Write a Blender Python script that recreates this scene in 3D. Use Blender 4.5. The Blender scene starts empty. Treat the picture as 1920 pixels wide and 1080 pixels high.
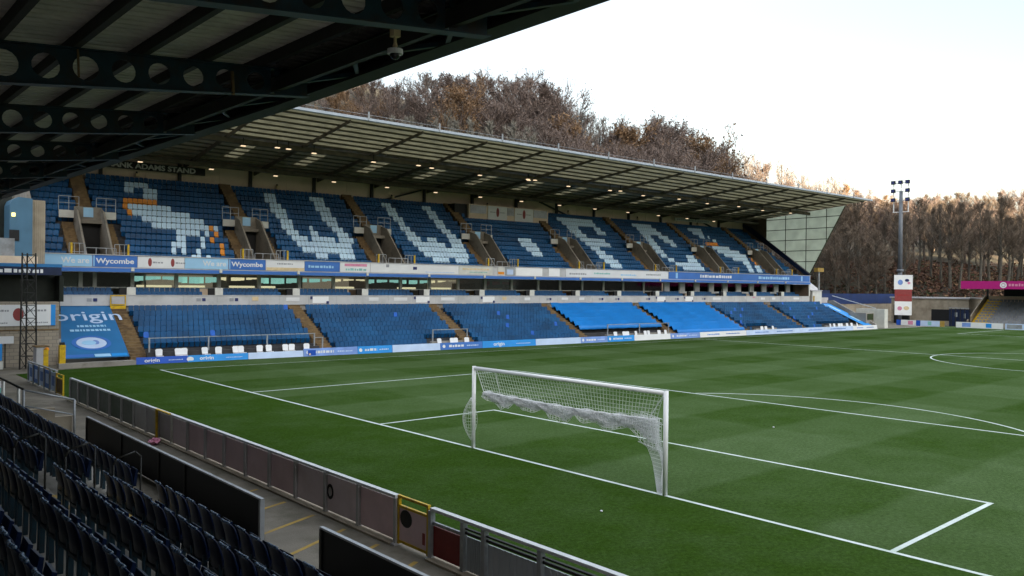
import bpy, math, random
from mathutils import Vector, Matrix, Euler
random.seed(7)
sc = bpy.context.scene
COL = sc.collection
R = math.radians
PI = math.pi

# ------------------------------------------------------------------ materials
MATS = {}
def nt(name):
    m = bpy.data.materials.new(name); m.use_nodes = True
    t = m.node_tree; b = t.nodes['Principled BSDF']
    MATS[name] = m
    return m, t, b
def mat(name, col, rough=.6, metal=0., var=.25, scale=3., bump=0., spec=.4, bscale=None, dirt=None, dirtscale=.6):
    """procedural paint / concrete / plastic: base colour broken up by two noises"""
    m, t, b = nt(name)
    N, L = t.nodes, t.links
    tc = N.new('ShaderNodeTexCoord')
    n = N.new('ShaderNodeTexNoise'); n.inputs['Scale'].default_value = scale; n.inputs['Detail'].default_value = 6
    L.new(tc.outputs['Object'], n.inputs['Vector'])
    cr = N.new('ShaderNodeValToRGB')
    lo = tuple(c*(1-var) for c in col); hi = tuple(min(1, c*(1+var*.8)) for c in col)
    cr.color_ramp.elements[0].position = .3; cr.color_ramp.elements[1].position = .7
    cr.color_ramp.elements[0].color = (*lo, 1); cr.color_ramp.elements[1].color = (*hi, 1)
    L.new(n.outputs['Fac'], cr.inputs['Fac'])
    out = cr.outputs['Color']
    if dirt:
        n2 = N.new('ShaderNodeTexNoise'); n2.inputs['Scale'].default_value = dirtscale; n2.inputs['Detail'].default_value = 8
        n2.inputs['Roughness'].default_value = .7
        L.new(tc.outputs['Object'], n2.inputs['Vector'])
        r2 = N.new('ShaderNodeValToRGB'); r2.color_ramp.elements[0].position = .48; r2.color_ramp.elements[1].position = .68
        L.new(n2.outputs['Fac'], r2.inputs['Fac'])
        mx = N.new('ShaderNodeMix'); mx.data_type = 'RGBA'
        L.new(r2.outputs['Color'], mx.inputs[0]); L.new(out, mx.inputs[6]); mx.inputs[7].default_value = (*dirt, 1)
        out = mx.outputs[2]
    L.new(out, b.inputs['Base Color'])
    b.inputs['Roughness'].default_value = rough; b.inputs['Metallic'].default_value = metal
    b.inputs['Specular IOR Level'].default_value = spec
    if bump:
        n3 = N.new('ShaderNodeTexNoise'); n3.inputs['Scale'].default_value = bscale or scale*8; n3.inputs['Detail'].default_value = 4
        L.new(tc.outputs['Object'], n3.inputs['Vector'])
        bp = N.new('ShaderNodeBump'); bp.inputs['Strength'].default_value = bump; bp.inputs['Distance'].default_value = .02
        L.new(n3.outputs['Fac'], bp.inputs['Height']); L.new(bp.outputs['Normal'], b.inputs['Normal'])
    return m
def translucent(name, col, fac=.6, scale=2., var=.25):
    m, t, b = nt(name); N, L = t.nodes, t.links
    tc = N.new('ShaderNodeTexCoord'); n = N.new('ShaderNodeTexNoise'); n.inputs['Scale'].default_value = scale
    n.inputs['Detail'].default_value = 6
    L.new(tc.outputs['Object'], n.inputs['Vector'])
    cr = N.new('ShaderNodeValToRGB'); cr.color_ramp.elements[0].position = .3; cr.color_ramp.elements[1].position = .7
    cr.color_ramp.elements[0].color = (*[c*(1-var) for c in col], 1); cr.color_ramp.elements[1].color = (*col, 1)
    L.new(n.outputs['Fac'], cr.inputs['Fac'])
    L.new(cr.outputs['Color'], b.inputs['Base Color']); b.inputs['Roughness'].default_value = .5
    tr = N.new('ShaderNodeBsdfTranslucent'); L.new(cr.outputs['Color'], tr.inputs['Color'])
    mx = N.new('ShaderNodeMixShader'); mx.inputs[0].default_value = fac
    L.new(b.outputs[0], mx.inputs[1]); L.new(tr.outputs[0], mx.inputs[2])
    L.new(mx.outputs[0], N['Material Output'].inputs['Surface'])
    return m
def emit(name, col, s):
    m, t, b = nt(name)
    b.inputs['Base Color'].default_value = (*col, 1); b.inputs['Emission Color'].default_value = (*col, 1)
    b.inputs['Emission Strength'].default_value = s
    return m
def glass(name, col=(.02, .025, .03)):
    m, t, b = nt(name); N, L = t.nodes, t.links
    gl = N.new('ShaderNodeBsdfGlossy'); gl.inputs['Roughness'].default_value = .03
    tr = N.new('ShaderNodeBsdfTransparent'); tr.inputs['Color'].default_value = (.7, .74, .72, 1)
    fr = N.new('ShaderNodeFresnel'); fr.inputs['IOR'].default_value = 1.6
    mx = N.new('ShaderNodeMixShader'); L.new(fr.outputs[0], mx.inputs[0]); L.new(tr.outputs[0], mx.inputs[1]); L.new(gl.outputs[0], mx.inputs[2])
    L.new(mx.outputs[0], N['Material Output'].inputs['Surface'])
    return m

mat('concrete', (.30, .28, .25), .9, var=.2, scale=1.2, bump=.3, bscale=30, dirt=(.17, .155, .13))
mat('concrete_dark', (.13, .12, .11), .9, var=.25, scale=1.5, bump=.3, dirt=(.07, .065, .055))
mat('block_wall', (.34, .29, .22), .9, var=.15, scale=2., bump=.2, dirt=(.22, .18, .13))
mat('stair_brown', (.19, .125, .06), .9, var=.3, scale=4, dirt=(.08, .05, .03))
mat('seat_navy', (.006, .066, .18), .42, var=.35, scale=.45, dirt=(.009, .10, .26), dirtscale=.35, spec=.25)
mat('seat_pale', (.56, .76, .98), .45, var=.12, scale=.5)
mat('seat_orange', (.75, .26, .012), .45, var=.1)
mat('seat_royal', (.01, .12, .55), .45, var=.2)
mat('seat_grey', (.22, .23, .25), .6, var=.3, scale=1.)
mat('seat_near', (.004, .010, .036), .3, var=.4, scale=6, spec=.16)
mat('seat_rim_shine', (.07, .115, .19), .22, var=.7, scale=14, spec=.8)  # paler than the seat: painted highlight plus faded top edge
mat('vomitory_wall', (.27, .24, .20), .9, var=.25, scale=1.2, bump=.3, dirt=(.10, .09, .075))
mat('terrace_shaded', (.05, .05, .055), .9, var=.3, scale=1.5)  # darkened to paint the shadow in the gaps between seats
mat('steel_grey', (.34, .36, .39), .45, metal=.3, var=.15, scale=5, dirt=(.2, .2, .2))
mat('mast_steel', (.13, .145, .17), .5, var=.15, scale=2)
mat('walkway', (.17, .15, .12), .9, var=.25, scale=1.1, bump=.35, bscale=30, dirt=(.085, .078, .05))
mat('cabin_blue', (.06, .15, .24), .5, var=.15, scale=1)
mat('wall_blue', (.012, .032, .12), .6, var=.25, scale=.5)
mat('steel_white', (.62, .64, .66), .45, var=.12, scale=4)
mat('steel_brown', (.13, .11, .08), .7, var=.3, scale=2)

mat('steel_dark', (.018, .018, .017), .6, var=.3, scale=4)
mat('beam_teal', (.009, .034, .052), .45, var=.35, scale=3, dirt=(.03, .018, .01), dirtscale=2)
mat('roof_sheet_near', (.60, .57, .52), .6, var=.15, scale=1.5, dirt=(.40, .38, .35), dirtscale=1.)
mat('roof_sheet_far', (.48, .40, .30), .7, var=.25, scale=1.)
mat('beige_wall', (.76, .61, .47), .8, var=.08, scale=.6, dirt=(.64, .50, .37))
mat('brown_wall', (.14, .10, .075), .8, var=.15, scale=1.)
mat('parapet_white', (.54, .54, .55), .7, var=.08, scale=.9, dirt=(.42, .42, .42))
mat('white', (.74, .75, .77), .5, var=.05, scale=1.)
mat('white_gloss', (.87, .87, .88), .3, var=.04, scale=1.)
mat('off_white', (.62, .62, .58), .6, var=.1, scale=2.)
mat('pale_blue', (.33, .58, .82), .5, var=.06, scale=1.)
mat('mid_blue', (.045, .16, .50), .5, var=.1, scale=.8)
mat('royal_blue', (.012, .085, .48), .5, var=.12, scale=1.)
mat('cyan_blue', (.02, .27, .72), .5, var=.12, scale=1.)
mat('periwinkle', (.18, .30, .66), .5, var=.2, scale=1.2)
mat('ice_blue', (.50, .62, .84), .5, var=.1, scale=1.2)
mat('banner_blue', (.022, .15, .36), .6, var=.12, scale=.8)
mat('tarp_blue', (.010, .19, .58), .45, var=.12, scale=.5, bump=.1)
mat('gutter_grey', (.40, .45, .52), .5, var=.1, scale=2)
mat('navy', (.008, .018, .06), .45, var=.25, scale=2)
mat('navy_gloss', (.002, .003, .006), .5, var=.3, scale=2, spec=.15)
mat('black', (.006, .006, .007), .6, var=.2)
mat('black_screen', (.010, .014, .011), .35, var=.3, scale=3)
mat('yellow', (.62, .40, .01), .5, var=.15, scale=5, dirt=(.35, .2, .03), dirtscale=3)
mat('yellow_paint', (.42, .27, .05), .8, var=.3, scale=4, dirt=(.2, .15, .08), dirtscale=2)
mat('amber', (.30, .13, .02), .5, var=.4, scale=2)
mat('cream', (.70, .55, .33), .6, var=.15, scale=3)
mat('teal', (.22, .50, .48), .5, var=.2, scale=3)
mat('crimson', (.40, .015, .06), .5, var=.3, scale=2)
mat('interior', (.24, .21, .19), .8, var=.3, scale=.7)
mat('maroon', (.28, .05, .05), .6, var=.1)
mat('red_dark', (.20, .012, .012), .5, var=.15, scale=3)
mat('pink_panel', (.72, .53, .58), .5, var=.1, scale=.8, dirt=(.62, .45, .49))
mat('pink_pale', (.74, .62, .67), .5, var=.1, scale=.8, dirt=(.60, .48, .52))
mat('grey_panel', (.46, .45, .47), .55, var=.15, scale=.8, dirt=(.36, .35, .35))
mat('dark_panel', (.17, .19, .18), .6, var=.2, scale=.9, dirt=(.05, .11, .05))
mat('corrugated', (.42, .45, .50), .5, var=.1, scale=1.)
mat('magenta', (.42, .006, .17), .5, var=.06)
mat('pink', (.65, .25, .38), .6, var=.15, scale=6)
mat('ink_navy', (.02, .03, .13), .5, var=.05)
mat('ink_red', (.35, .03, .03), .5, var=.1)
mat('ink_grey', (.30, .31, .34), .6, var=.05)
translucent('net_white', (.90, .90, .91), .45, var=.04)
mat('line_white', (.58, .64, .62), .9, var=.15, scale=3, dirt=(.30, .40, .30), dirtscale=1.5)
mat('bark', (.105, .085, .07), .95, var=.35, scale=3, bump=.3)
mat('bark_pale', (.085, .078, .064), .95, var=.3, scale=2, bump=.3)
mat('twig_brown', (.155, .118, .104), .95, var=.35, scale=.5)
mat('twig_rust', (.20, .125, .07), .95, var=.4, scale=.45)
mat('twig_grey', (.16, .145, .135), .95, var=.3, scale=.5)
mat('twig_olive', (.135, .105, .08), .95, var=.35, scale=.4)
mat('sapling_grey', (.19, .18, .155), .95, var=.25, scale=.5)
mat('bramble', (.10, .052, .034), .95, var=.5, scale=.4)
mat('hedge_green', (.035, .05, .02), .95, var=.5, scale=.4)
mat('dome_black', (.004, .004, .005), .1, var=.1)
glass('window_glass')
emit('lamp_glow', (1., .74, .46), .15)
emit('glow_room', (.50, .40, .30), .06)  # emission added to brighten the box interiors, no lamp behind it
emit('glow_cream', (.95, .80, .52), .17)  # glow standing in for hillside reflections in the box glass
emit('glow_teal', (.42, .80, .74), .12)  # the same reflection glow in teal
emit('amber_lamp', (1., .75, .25), .3)
translucent('rooflight', (.52, .49, .38), .64, scale=1.2)
translucent('gable_panel', (.86, .90, .80), .75, scale=.8, var=.2)

def mat_grass():
    m, t, b = nt('pitch_grass'); N, L = t.nodes, t.links
    geo = N.new('ShaderNodeNewGeometry'); sx = N.new('ShaderNodeSeparateXYZ'); L.new(geo.outputs['Position'], sx.inputs[0])
    def math_(op, a, bb=None, clamp=False):
        n = N.new('ShaderNodeMath'); n.operation = op; n.use_clamp = clamp
        for i, v in enumerate((a, bb)):
            if v is None: continue
            if isinstance(v, (int, float)): n.inputs[i].default_value = v
            else: L.new(v, n.inputs[i])
        return n.outputs[0]
    wob = N.new('ShaderNodeTexNoise'); wob.inputs['Scale'].default_value = .35; wob.inputs['Detail'].default_value = 3
    L.new(geo.outputs['Position'], wob.inputs['Vector'])
    w = math_('MULTIPLY', math_('SUBTRACT', wob.outputs['Fac'], .5), .55)
    def stripe(coord, period, off, sharp):
        a = math_('MULTIPLY', math_('ADD', math_('ADD', coord, w), -off), PI/period)
        s = math_('SINE', a)
        return math_('ADD', math_('MULTIPLY', s, sharp, ), .5, True)
    fx = stripe(sx.outputs[0], 5.5, 5.2, 4.)
    fy = stripe(sx.outputs[1], 3.62, -3.9, 3.6)
    # chequer of two mowing directions
    f = math_('ADD', math_('ADD', math_('MULTIPLY', fx, .25), math_('MULTIPLY', fy, .36)), .21)
    inside = math_('ADD', math_('MULTIPLY', sx.outputs[0], 4.), .5, True)      # no stripes behind the goal line
    f = math_('MULTIPLY', f, math_('ADD', math_('MULTIPLY', inside, .85), .15))
    n0 = N.new('ShaderNodeTexNoise'); n0.inputs['Scale'].default_value = .09; n0.inputs['Detail'].default_value = 4
    L.new(geo.outputs['Position'], n0.inputs['Vector'])
    f = math_('ADD', f, math_('MULTIPLY', math_('SUBTRACT', n0.outputs['Fac'], .5), .3))
    n1 = N.new('ShaderNodeTexNoise'); n1.inputs['Scale'].default_value = .5; n1.inputs['Detail'].default_value = 8; n1.inputs['Roughness'].default_value = .7
    L.new(geo.outputs['Position'], n1.inputs['Vector'])
    f2 = math_('ADD', f, math_('MULTIPLY', math_('SUBTRACT', n1.outputs['Fac'], .5), 1.1), True)
    cr = N.new('ShaderNodeValToRGB')
    cr.color_ramp.elements[0].color = (.029, .060, .0095, 1); cr.color_ramp.elements[1].color = (.073, .113, .047, 1)
    L.new(f2, cr.inputs['Fac'])
    n2 = N.new('ShaderNodeTexNoise'); n2.inputs['Scale'].default_value = 9.; n2.inputs['Detail'].default_value = 8; n2.inputs['Roughness'].default_value = .8
    L.new(geo.outputs['Position'], n2.inputs['Vector'])
    mp = N.new('ShaderNodeMapRange'); mp.inputs[1].default_value = .3; mp.inputs[2].default_value = .7; mp.inputs[3].default_value = .60; mp.inputs[4].default_value = 1.38
    L.new(n2.outputs['Fac'], mp.inputs[0])
    mx = N.new('ShaderNodeMix'); mx.data_type = 'RGBA'; mx.blend_type = 'MULTIPLY'; mx.inputs[0].default_value = 1
    L.new(cr.outputs['Color'], mx.inputs[6]); L.new(mp.outputs[0], mx.inputs[7])
    n4 = N.new('ShaderNodeTexNoise'); n4.inputs['Scale'].default_value = 38.; n4.inputs['Detail'].default_value = 5; n4.inputs['Roughness'].default_value = .8
    mq = N.new('ShaderNodeMapping'); mq.inputs['Scale'].default_value = (1, .35, 1); L.new(geo.outputs['Position'], mq.inputs['Vector']); L.new(mq.outputs[0], n4.inputs['Vector'])
    m4 = N.new('ShaderNodeMapRange'); m4.inputs[1].default_value = .32; m4.inputs[2].default_value = .68; m4.inputs[3].default_value = .66; m4.inputs[4].default_value = 1.34
    L.new(n4.outputs['Fac'], m4.inputs[0])
    mx2 = N.new('ShaderNodeMix'); mx2.data_type = 'RGBA'; mx2.blend_type = 'MULTIPLY'; mx2.inputs[0].default_value = 1
    L.new(mx.outputs[2], mx2.inputs[6]); L.new(m4.outputs[0], mx2.inputs[7])
    L.new(mx2.outputs[2], b.inputs['Base Color'])
    b.inputs['Roughness'].default_value = .9; b.inputs['Specular IOR Level'].default_value = .0
    n3 = N.new('ShaderNodeTexNoise'); n3.inputs['Scale'].default_value = 30.; n3.inputs['Detail'].default_value = 4
    L.new(geo.outputs['Position'], n3.inputs['Vector'])
    bp = N.new('ShaderNodeBump'); bp.inputs['Strength'].default_value = .5; bp.inputs['Distance'].default_value = .03
    L.new(n3.outputs['Fac'], bp.inputs['Height']); L.new(bp.outputs['Normal'], b.inputs['Normal'])
mat_grass()
def mat_ground():
    m, t, b = nt('leaf_litter'); N, L = t.nodes, t.links
    geo = N.new('ShaderNodeNewGeometry')
    n = N.new('ShaderNodeTexNoise'); n.inputs['Scale'].default_value = .12; n.inputs['Detail'].default_value = 10; n.inputs['Roughness'].default_value = .75
    L.new(geo.outputs['Position'], n.inputs['Vector'])
    cr = N.new('ShaderNodeValToRGB'); cr.color_ramp.elements[0].position = .35; cr.color_ramp.elements[1].position = .65
    cr.color_ramp.elements[0].color = (.035, .03, .02, 1); cr.color_ramp.elements[1].color = (.075, .05, .032, 1)
    e = cr.color_ramp.elements.new(.5); e.color = (.045, .043, .027, 1)
    L.new(n.outputs['Fac'], cr.inputs['Fac']); L.new(cr.outputs['Color'], b.inputs['Base Color'])
    b.inputs['Roughness'].default_value = .95
mat_ground()
def mat_blocks(name, c1, c2, mortar, w=.45, h=.22):
    m, t, b = nt(name); N, L = t.nodes, t.links
    tc = N.new('ShaderNodeTexCoord'); mp = N.new('ShaderNodeMapping'); mp.inputs['Rotation'].default_value = (R(90), 0, 0)
    L.new(tc.outputs['Object'], mp.inputs['Vector'])
    br = N.new('ShaderNodeTexBrick'); br.inputs['Scale'].default_value = 1.; br.inputs['Brick Width'].default_value = w; br.inputs['Row Height'].default_value = h
    br.inputs['Mortar Size'].default_value = .015
    br.inputs['Color1'].default_value = (*c1, 1); br.inputs['Color2'].default_value = (*c2, 1); br.inputs['Mortar'].default_value = (*mortar, 1)
    L.new(mp.outputs[0], br.inputs['Vector']); L.new(br.outputs['Color'], b.inputs['Base Color']); b.inputs['Roughness'].default_value = .9
mat_blocks('brick_blocks', (.36, .31, .24), (.29, .25, .20), (.20, .17, .14))

# ------------------------------------------------------------------ mesh builder
class MB:
    def __init__(s): s.v = []; s.f = []; s.m = []; s.mats = []
    def mi(s, name):
        if name is None: return 0
        if name not in s.mats: s.mats.append(name)
        return s.mats.index(name)
    def add(s, vs, fs, m=None):
        k = len(s.v); s.v.extend([tuple(p) for p in vs]); i = s.mi(m)
        for f in fs: s.f.append(tuple(k+a for a in f)); s.m.append(i)
    def quad(s, a, b, c, d, m=None): s.add((a, b, c, d), ((0, 1, 2, 3),), m)
    def box(s, x0, x1, y0, y1, z0, z1, m=None):
        s.hexa([(x0,y0,z0),(x1,y0,z0),(x1,y1,z0),(x0,y1,z0),(x0,y0,z1),(x1,y0,z1),(x1,y1,z1),(x0,y1,z1)], m)
    def hexa(s, p, m=None):
        s.add(p, ((0,3,2,1),(4,5,6,7),(0,1,5,4),(1,2,6,5),(2,3,7,6),(3,0,4,7)), m)
    def prism(s, poly, vec, m=None):
        n = len(poly); a = [Vector(p) for p in poly]; b = [p+Vector(vec) for p in a]
        fs = [tuple(reversed(range(n))), tuple(range(n, 2*n))] + [(i, (i+1) % n, n+(i+1) % n, n+i) for i in range(n)]
        s.add(a+b, fs, m)
    def tube(s, p, q, r, r2=None, n=6, m=None, cap=True):
        p = Vector(p); q = Vector(q); r2 = r if r2 is None else r2
        d = (q-p)
        if d.length < 1e-6: return
        d.normalize(); u = d.orthogonal().normalized(); w = d.cross(u)
        vs = [p+(u*math.cos(2*PI*i/n)+w*math.sin(2*PI*i/n))*r for i in range(n)] + [q+(u*math.cos(2*PI*i/n)+w*math.sin(2*PI*i/n))*r2 for i in range(n)]
        fs = [(i, (i+1) % n, n+(i+1) % n, n+i) for i in range(n)]
        if cap: fs += [tuple(reversed(range(n))), tuple(range(n, 2*n))]
        s.add(vs, fs, m)
    def path(s, pts, r, n=6, m=None):
        for a, b in zip(pts, pts[1:]): s.tube(a, b, r, n=n, m=m)
    def beam(s, p, q, w, h, m=None, up=(0, 0, 1)):
        """rectangular bar from p to q"""
        p = Vector(p); q = Vector(q); d = (q-p).normalized(); side = d.cross(Vector(up))
        if side.length < 1e-4: side = Vector((1, 0, 0))
        side.normalize(); u = side.cross(d).normalized()
        a, b = side*w/2, u*h/2
        s.hexa([p-a-b, p+a-b, q+a-b, q-a-b, p-a+b, p+a+b, q+a+b, q-a+b], m)
    def sphere(s, c, r, nu=10, nv=7, m=None, sz=1.):
        vs = []; fs = []
        for j in range(nv+1):
            t = PI*j/nv
            for i in range(nu):
                a = 2*PI*i/nu; vs.append((c[0]+r*math.sin(t)*math.cos(a), c[1]+r*math.sin(t)*math.sin(a), c[2]+r*sz*math.cos(t)))
        for j in range(nv):
            for i in range(nu): fs.append((j*nu+i, j*nu+(i+1) % nu, (j+1)*nu+(i+1) % nu, (j+1)*nu+i))
        s.add(vs, fs, m)
    def disc(s, c, ax_u, ax_v, ru, rv, t, n=20, m=None, inner=0.):
        """flat round plate (or ring) of thickness t in the plane of ax_u, ax_v"""
        c = Vector(c); u = Vector(ax_u).normalized(); v = Vector(ax_v).normalized(); w = u.cross(v)*t
        o = [c+u*math.cos(2*PI*i/n)*ru+v*math.sin(2*PI*i/n)*rv for i in range(n)]
        if inner <= 0:
            s.prism(o, w, m); return
        ii = [c+u*math.cos(2*PI*i/n)*ru*inner+v*math.sin(2*PI*i/n)*rv*inner for i in range(n)]
        vs = o+ii+[p+w for p in o]+[p+w for p in ii]; fs = []
        for i in range(n):
            j = (i+1) % n
            fs += [(i, n+i, n+j, j), (2*n+i, 2*n+j, 3*n+j, 3*n+i), (i, j, 2*n+j, 2*n+i), (n+i, 3*n+i, 3*n+j, n+j)]
        s.add(vs, fs, m)
    def build(s, name, m=None, parent=None, smooth=False):
        me = bpy.data.meshes.new(name); me.from_pydata(s.v, [], s.f)
        if s.mats:
            for k in s.mats: me.materials.append(MATS[k])
            me.polygons.foreach_set('material_index', s.m)
        elif m: me.materials.append(MATS[m])
        if smooth: me.polygons.foreach_set('use_smooth', [True]*len(me.polygons))
        me.update()
        o = bpy.data.objects.new(name, me); COL.objects.link(o)
        if parent is not None: o.parent = parent
        return o
def tag(o, label=None, cat=None, group=None, kind=None):
    if label: o['label'] = label
    if cat: o['category'] = cat
    if group: o['group'] = group
    if kind: o['kind'] = kind
    return o
def thing(name, label, cat, loc=(0, 0, 0), rz=0., group=None):
    o = bpy.data.objects.new(name, None); COL.objects.link(o); o.location = loc; o.rotation_euler = (0, 0, rz)
    o.empty_display_size = .2
    return tag(o, label, cat, group)
def copy_tree(o, parent=None):
    c = o.copy(); COL.objects.link(c)
    if parent is not None: c.parent = parent
    for ch in list(o.children): copy_tree(ch, c)
    return c
def lettering(txt, size, parent, m, loc, rot, name='lettering', ext=.006, align='CENTER', sx=1., bold=.0):
    cu = bpy.data.curves.new('txt', 'FONT'); cu.body = txt; cu.size = size; cu.extrude = ext; cu.align_x = align; cu.align_y = 'CENTER'
    cu.offset = bold; cu.resolution_u = 3
    t = bpy.data.objects.new('txt', cu); COL.objects.link(t)
    dg = bpy.context.evaluated_depsgraph_get(); dg.update()
    me = bpy.data.meshes.new_from_object(t.evaluated_get(dg))
    bpy.data.objects.remove(t); bpy.data.curves.remove(cu)
    me.materials.clear(); me.materials.append(MATS[m]); me.name = name
    o = bpy.data.objects.new(name, me); COL.objects.link(o); o.parent = parent
    o.location = loc; o.rotation_euler = rot; o.scale = (sx, 1, 1)
    return o
def bars(mb, x0, x1, y, z, h, m, seed=0):
    """an illegible line of small print: a row of short strokes, on a face looking along -y"""
    rnd = random.Random(seed); x = x0
    while x < x1-.02:
        w = min(x1-x, h*rnd.uniform(.5, 1.6)); mb.box(x, x+w, y-.006, y, z, z+h*rnd.uniform(.75, 1), m); x += w+h*rnd.uniform(.25, .5)

# ------------------------------------------------------------------ frames
CAM = Vector((-15.913, -15.85, 5.076)); YAW, PIT, ROL, FPX = .8421, -.0021, .0108, 1507.2
TH = R(-3.579); AX, AY = -.167, 36.466
cT, sT = math.cos(TH), math.sin(TH)
def W(s, d, z=0.):                       # stand frame (along, depth, height) -> world
    return Vector((AX+cT*s-sT*d, AY+sT*s+cT*d, z))
EXPO = 3.0
# ------------------------------------------------------------------ ground and hills
def smooth(a, b, x):
    t = min(1, max(0, (x-a)/(b-a))); return t*t*(3-2*t)
def terrain(x, y):
    """valley floor, wooded bank behind the far stand and corner, and an unseen hill on the sunny side, shaped to keep the ground in shade"""
    dy = y-66; dx = (x-124)
    z = -.06
    fade = smooth(-260, -60, x)
    k = .60-.42*smooth(80, 240, x)
    a = 0.
    if dy > 0: a = max(a, (min(dy, 95)*k+max(0, dy-95)*.03)*smooth(0, 14, dy)*fade)
    if dx > 0 and y > -70:
        b = 5.2*smooth(0, 16, dx)+min(max(dx-16, 0), 120)*.035+min(max(dx-50, 0), 130)*.14
        if y > 36: b += 5.2*smooth(36, 62, y)*smooth(0, 24, dx)
        b *= smooth(-110, -50, y)
        a = max(a, b) if dy <= 0 else math.sqrt(a*a*.8+b*b)
    # unseen southern ridge, height shaped to shade the pitch but not the treetops
    sx, sy = -.36, -.93
    r = (x-CAM.x)*sx+(y-CAM.y)*sy
    if r > 70: a = max(a, min(112, max(44, 103-.43*((x*.93-y*.36)-53)))*smooth(70, 215, r))
    n = math.sin(x*.05+y*.031)*math.cos(y*.043-x*.017)
    return z+a*(1+.05*n)
def grid_axis(lo, hi, fine_lo, fine_hi, fine, coarse):
    o = []; x = lo
    while x < hi+1e-6:
        o.append(x); x += fine if fine_lo <= x < fine_hi else coarse
    return o
xs = grid_axis(-640, 900, -40, 280, 8, 40); ys = grid_axis(-640, 900, -40, 240, 8, 40)
g = MB(); vs = [(x, y, terrain(x, y)) for y in ys for x in xs]; nx = len(xs)
g.add(vs, [(j*nx+i, j*nx+i+1, (j+1)*nx+i+1, (j+1)*nx+i) for j in range(len(ys)-1) for i in range(nx-1)])
tag(g.build('ground', 'leaf_litter', smooth=True), kind='structure')
# concrete apron round the pitch, grass sheet, markings
a = MB(); a.prism([(-7.0, -60, -.05), (118, -60, -.05), (118, 62, -.05), (-60, 62, -.05), (-60, -60, -.05)][:0] or [(-40, -60, -.05), (120, -60, -.05), (120, 64, -.05), (-40, 64, -.05)], (0, 0, .042))
tag(a.build('apron', 'walkway'), kind='structure')
c0 = W(-.15, -.05); c1 = W(92, -.05)
p = MB(); n_ = 40
poly = [(-6.92, -46), (108, -46), (108, 29.4), (c1.x, c1.y), (c0.x, c0.y), (-4.2, 35.9), (-6.92, 34.6)]
p.prism([(x, y, -.03) for x, y in poly], (0, 0, .03))
tag(p.build('pitch', 'pitch_grass'), kind='structure')
L_ = 103.9; HW = 32.55
mk = MB(); z0, z1 = .0035, .0045
def ln(x0, y0, x1, y1, w=.115):
    d = Vector((x1-x0, y1-y0, 0)); d.normalize(); nn = Vector((-d.y, d.x, 0))*w/2; e = d*w/2
    A, B = Vector((x0, y0, z1))-e, Vector((x1, y1, z1))+e
    mk.quad(A-nn, B-nn, B+nn, A+nn)
def arc(cx, cy, r, a0, a1, n, w=.11):
    for i in range(n):
        t0 = a0+(a1-a0)*i/n; t1 = a0+(a1-a0)*(i+1)/n
        mk.quad((cx+(r-w/2)*math.cos(t0), cy+(r-w/2)*math.sin(t0), z1), (cx+(r+w/2)*math.cos(t0), cy+(r+w/2)*math.sin(t0), z1),
                (cx+(r+w/2)*math.cos(t1), cy+(r+w/2)*math.sin(t1), z1), (cx+(r-w/2)*math.cos(t1), cy+(r-w/2)*math.sin(t1), z1))
ln(0, -HW, 0, HW)
for sgn, X0 in ((1, 0), (-1, L_)):
    for w_, dd in ((9.16, 5.5), (20.16, 16.5)):
        for yy in (-w_, w_): ln(X0+sgn*.12, yy, X0+sgn*(dd-.12), yy)
        ln(X0+sgn*dd, -w_, X0+sgn*dd, w_)
    t = math.acos(5.5/9.15)
    if sgn > 0: arc(11, 0, 9.15, -t+.02, t-.02, 40)
    else: arc(L_-11, 0, 9.15, PI-t, PI+t, 30)
ln(L_, -HW, L_, HW); ln(L_/2, -HW, L_/2, HW); arc(L_/2, 0, 9.15, 0, 2*PI, 90)
ln(.12, HW, L_-.12, HW-2.6, .07); ln(.12, -HW, L_-.12, -HW)
tag(mk.build('pitch_marking', 'line_white'), kind='structure')
# a few pale litter specks on the grass
for i, (x, y, lab) in enumerate([(-2.28, -3.69, 'tiny white scrap lying on the grass behind the goal line'), (10.87, -.31, 'tiny white scrap lying on the penalty spot'),
                                 ]):
    m_ = MB(); m_.sphere((0, 0, .02), .034, 7, 5, sz=.6)
    o = m_.build('scrap', 'white'); o.location = (x, y, .004); tag(o, lab, 'litter')

# ------------------------------------------------------------------ goal
goal = thing('goal', 'white goal with its net bunched up under the crossbar on the near goal line', 'goal')
for y in (3.72, -3.72):
    m_ = MB(); m_.tube((0, y, 0), (0, y, 2.56), .062, n=16); m_.build('post', 'white_gloss', goal, True)
m_ = MB(); m_.tube((0, -3.66, 2.5), (0, 3.66, 2.5), .06, n=16); m_.build('crossbar', 'white_gloss', goal, True)
def net_grid(fn, nu, nv, r, mb):
    P = [[Vector(fn(i/nu, j/nv)) for j in range(nv+1)] for i in range(nu+1)]
    for i in range(nu+1):
        for j in range(nv+1):
            if i < nu: mb.tube(P[i][j], P[i+1][j], r, n=3, cap=False)
            if j < nv: mb.tube(P[i][j], P[i][j+1], r, n=3, cap=False)
rn = random.Random(3)
net = MB()
# upper panel hangs from the crossbar down to the gather line
def top_fn(u, v):
    y = 3.62-7.24*u; sag = .06*math.sin(PI*u)
    return (.03+.2*v, y-.10*v+.85*v*max(0,u-.5)*1.1, 2.47-(.72+.02*math.sin(9*u)+sag)*v)
net_grid(top_fn, 62, 7, .0052, net)
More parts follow.
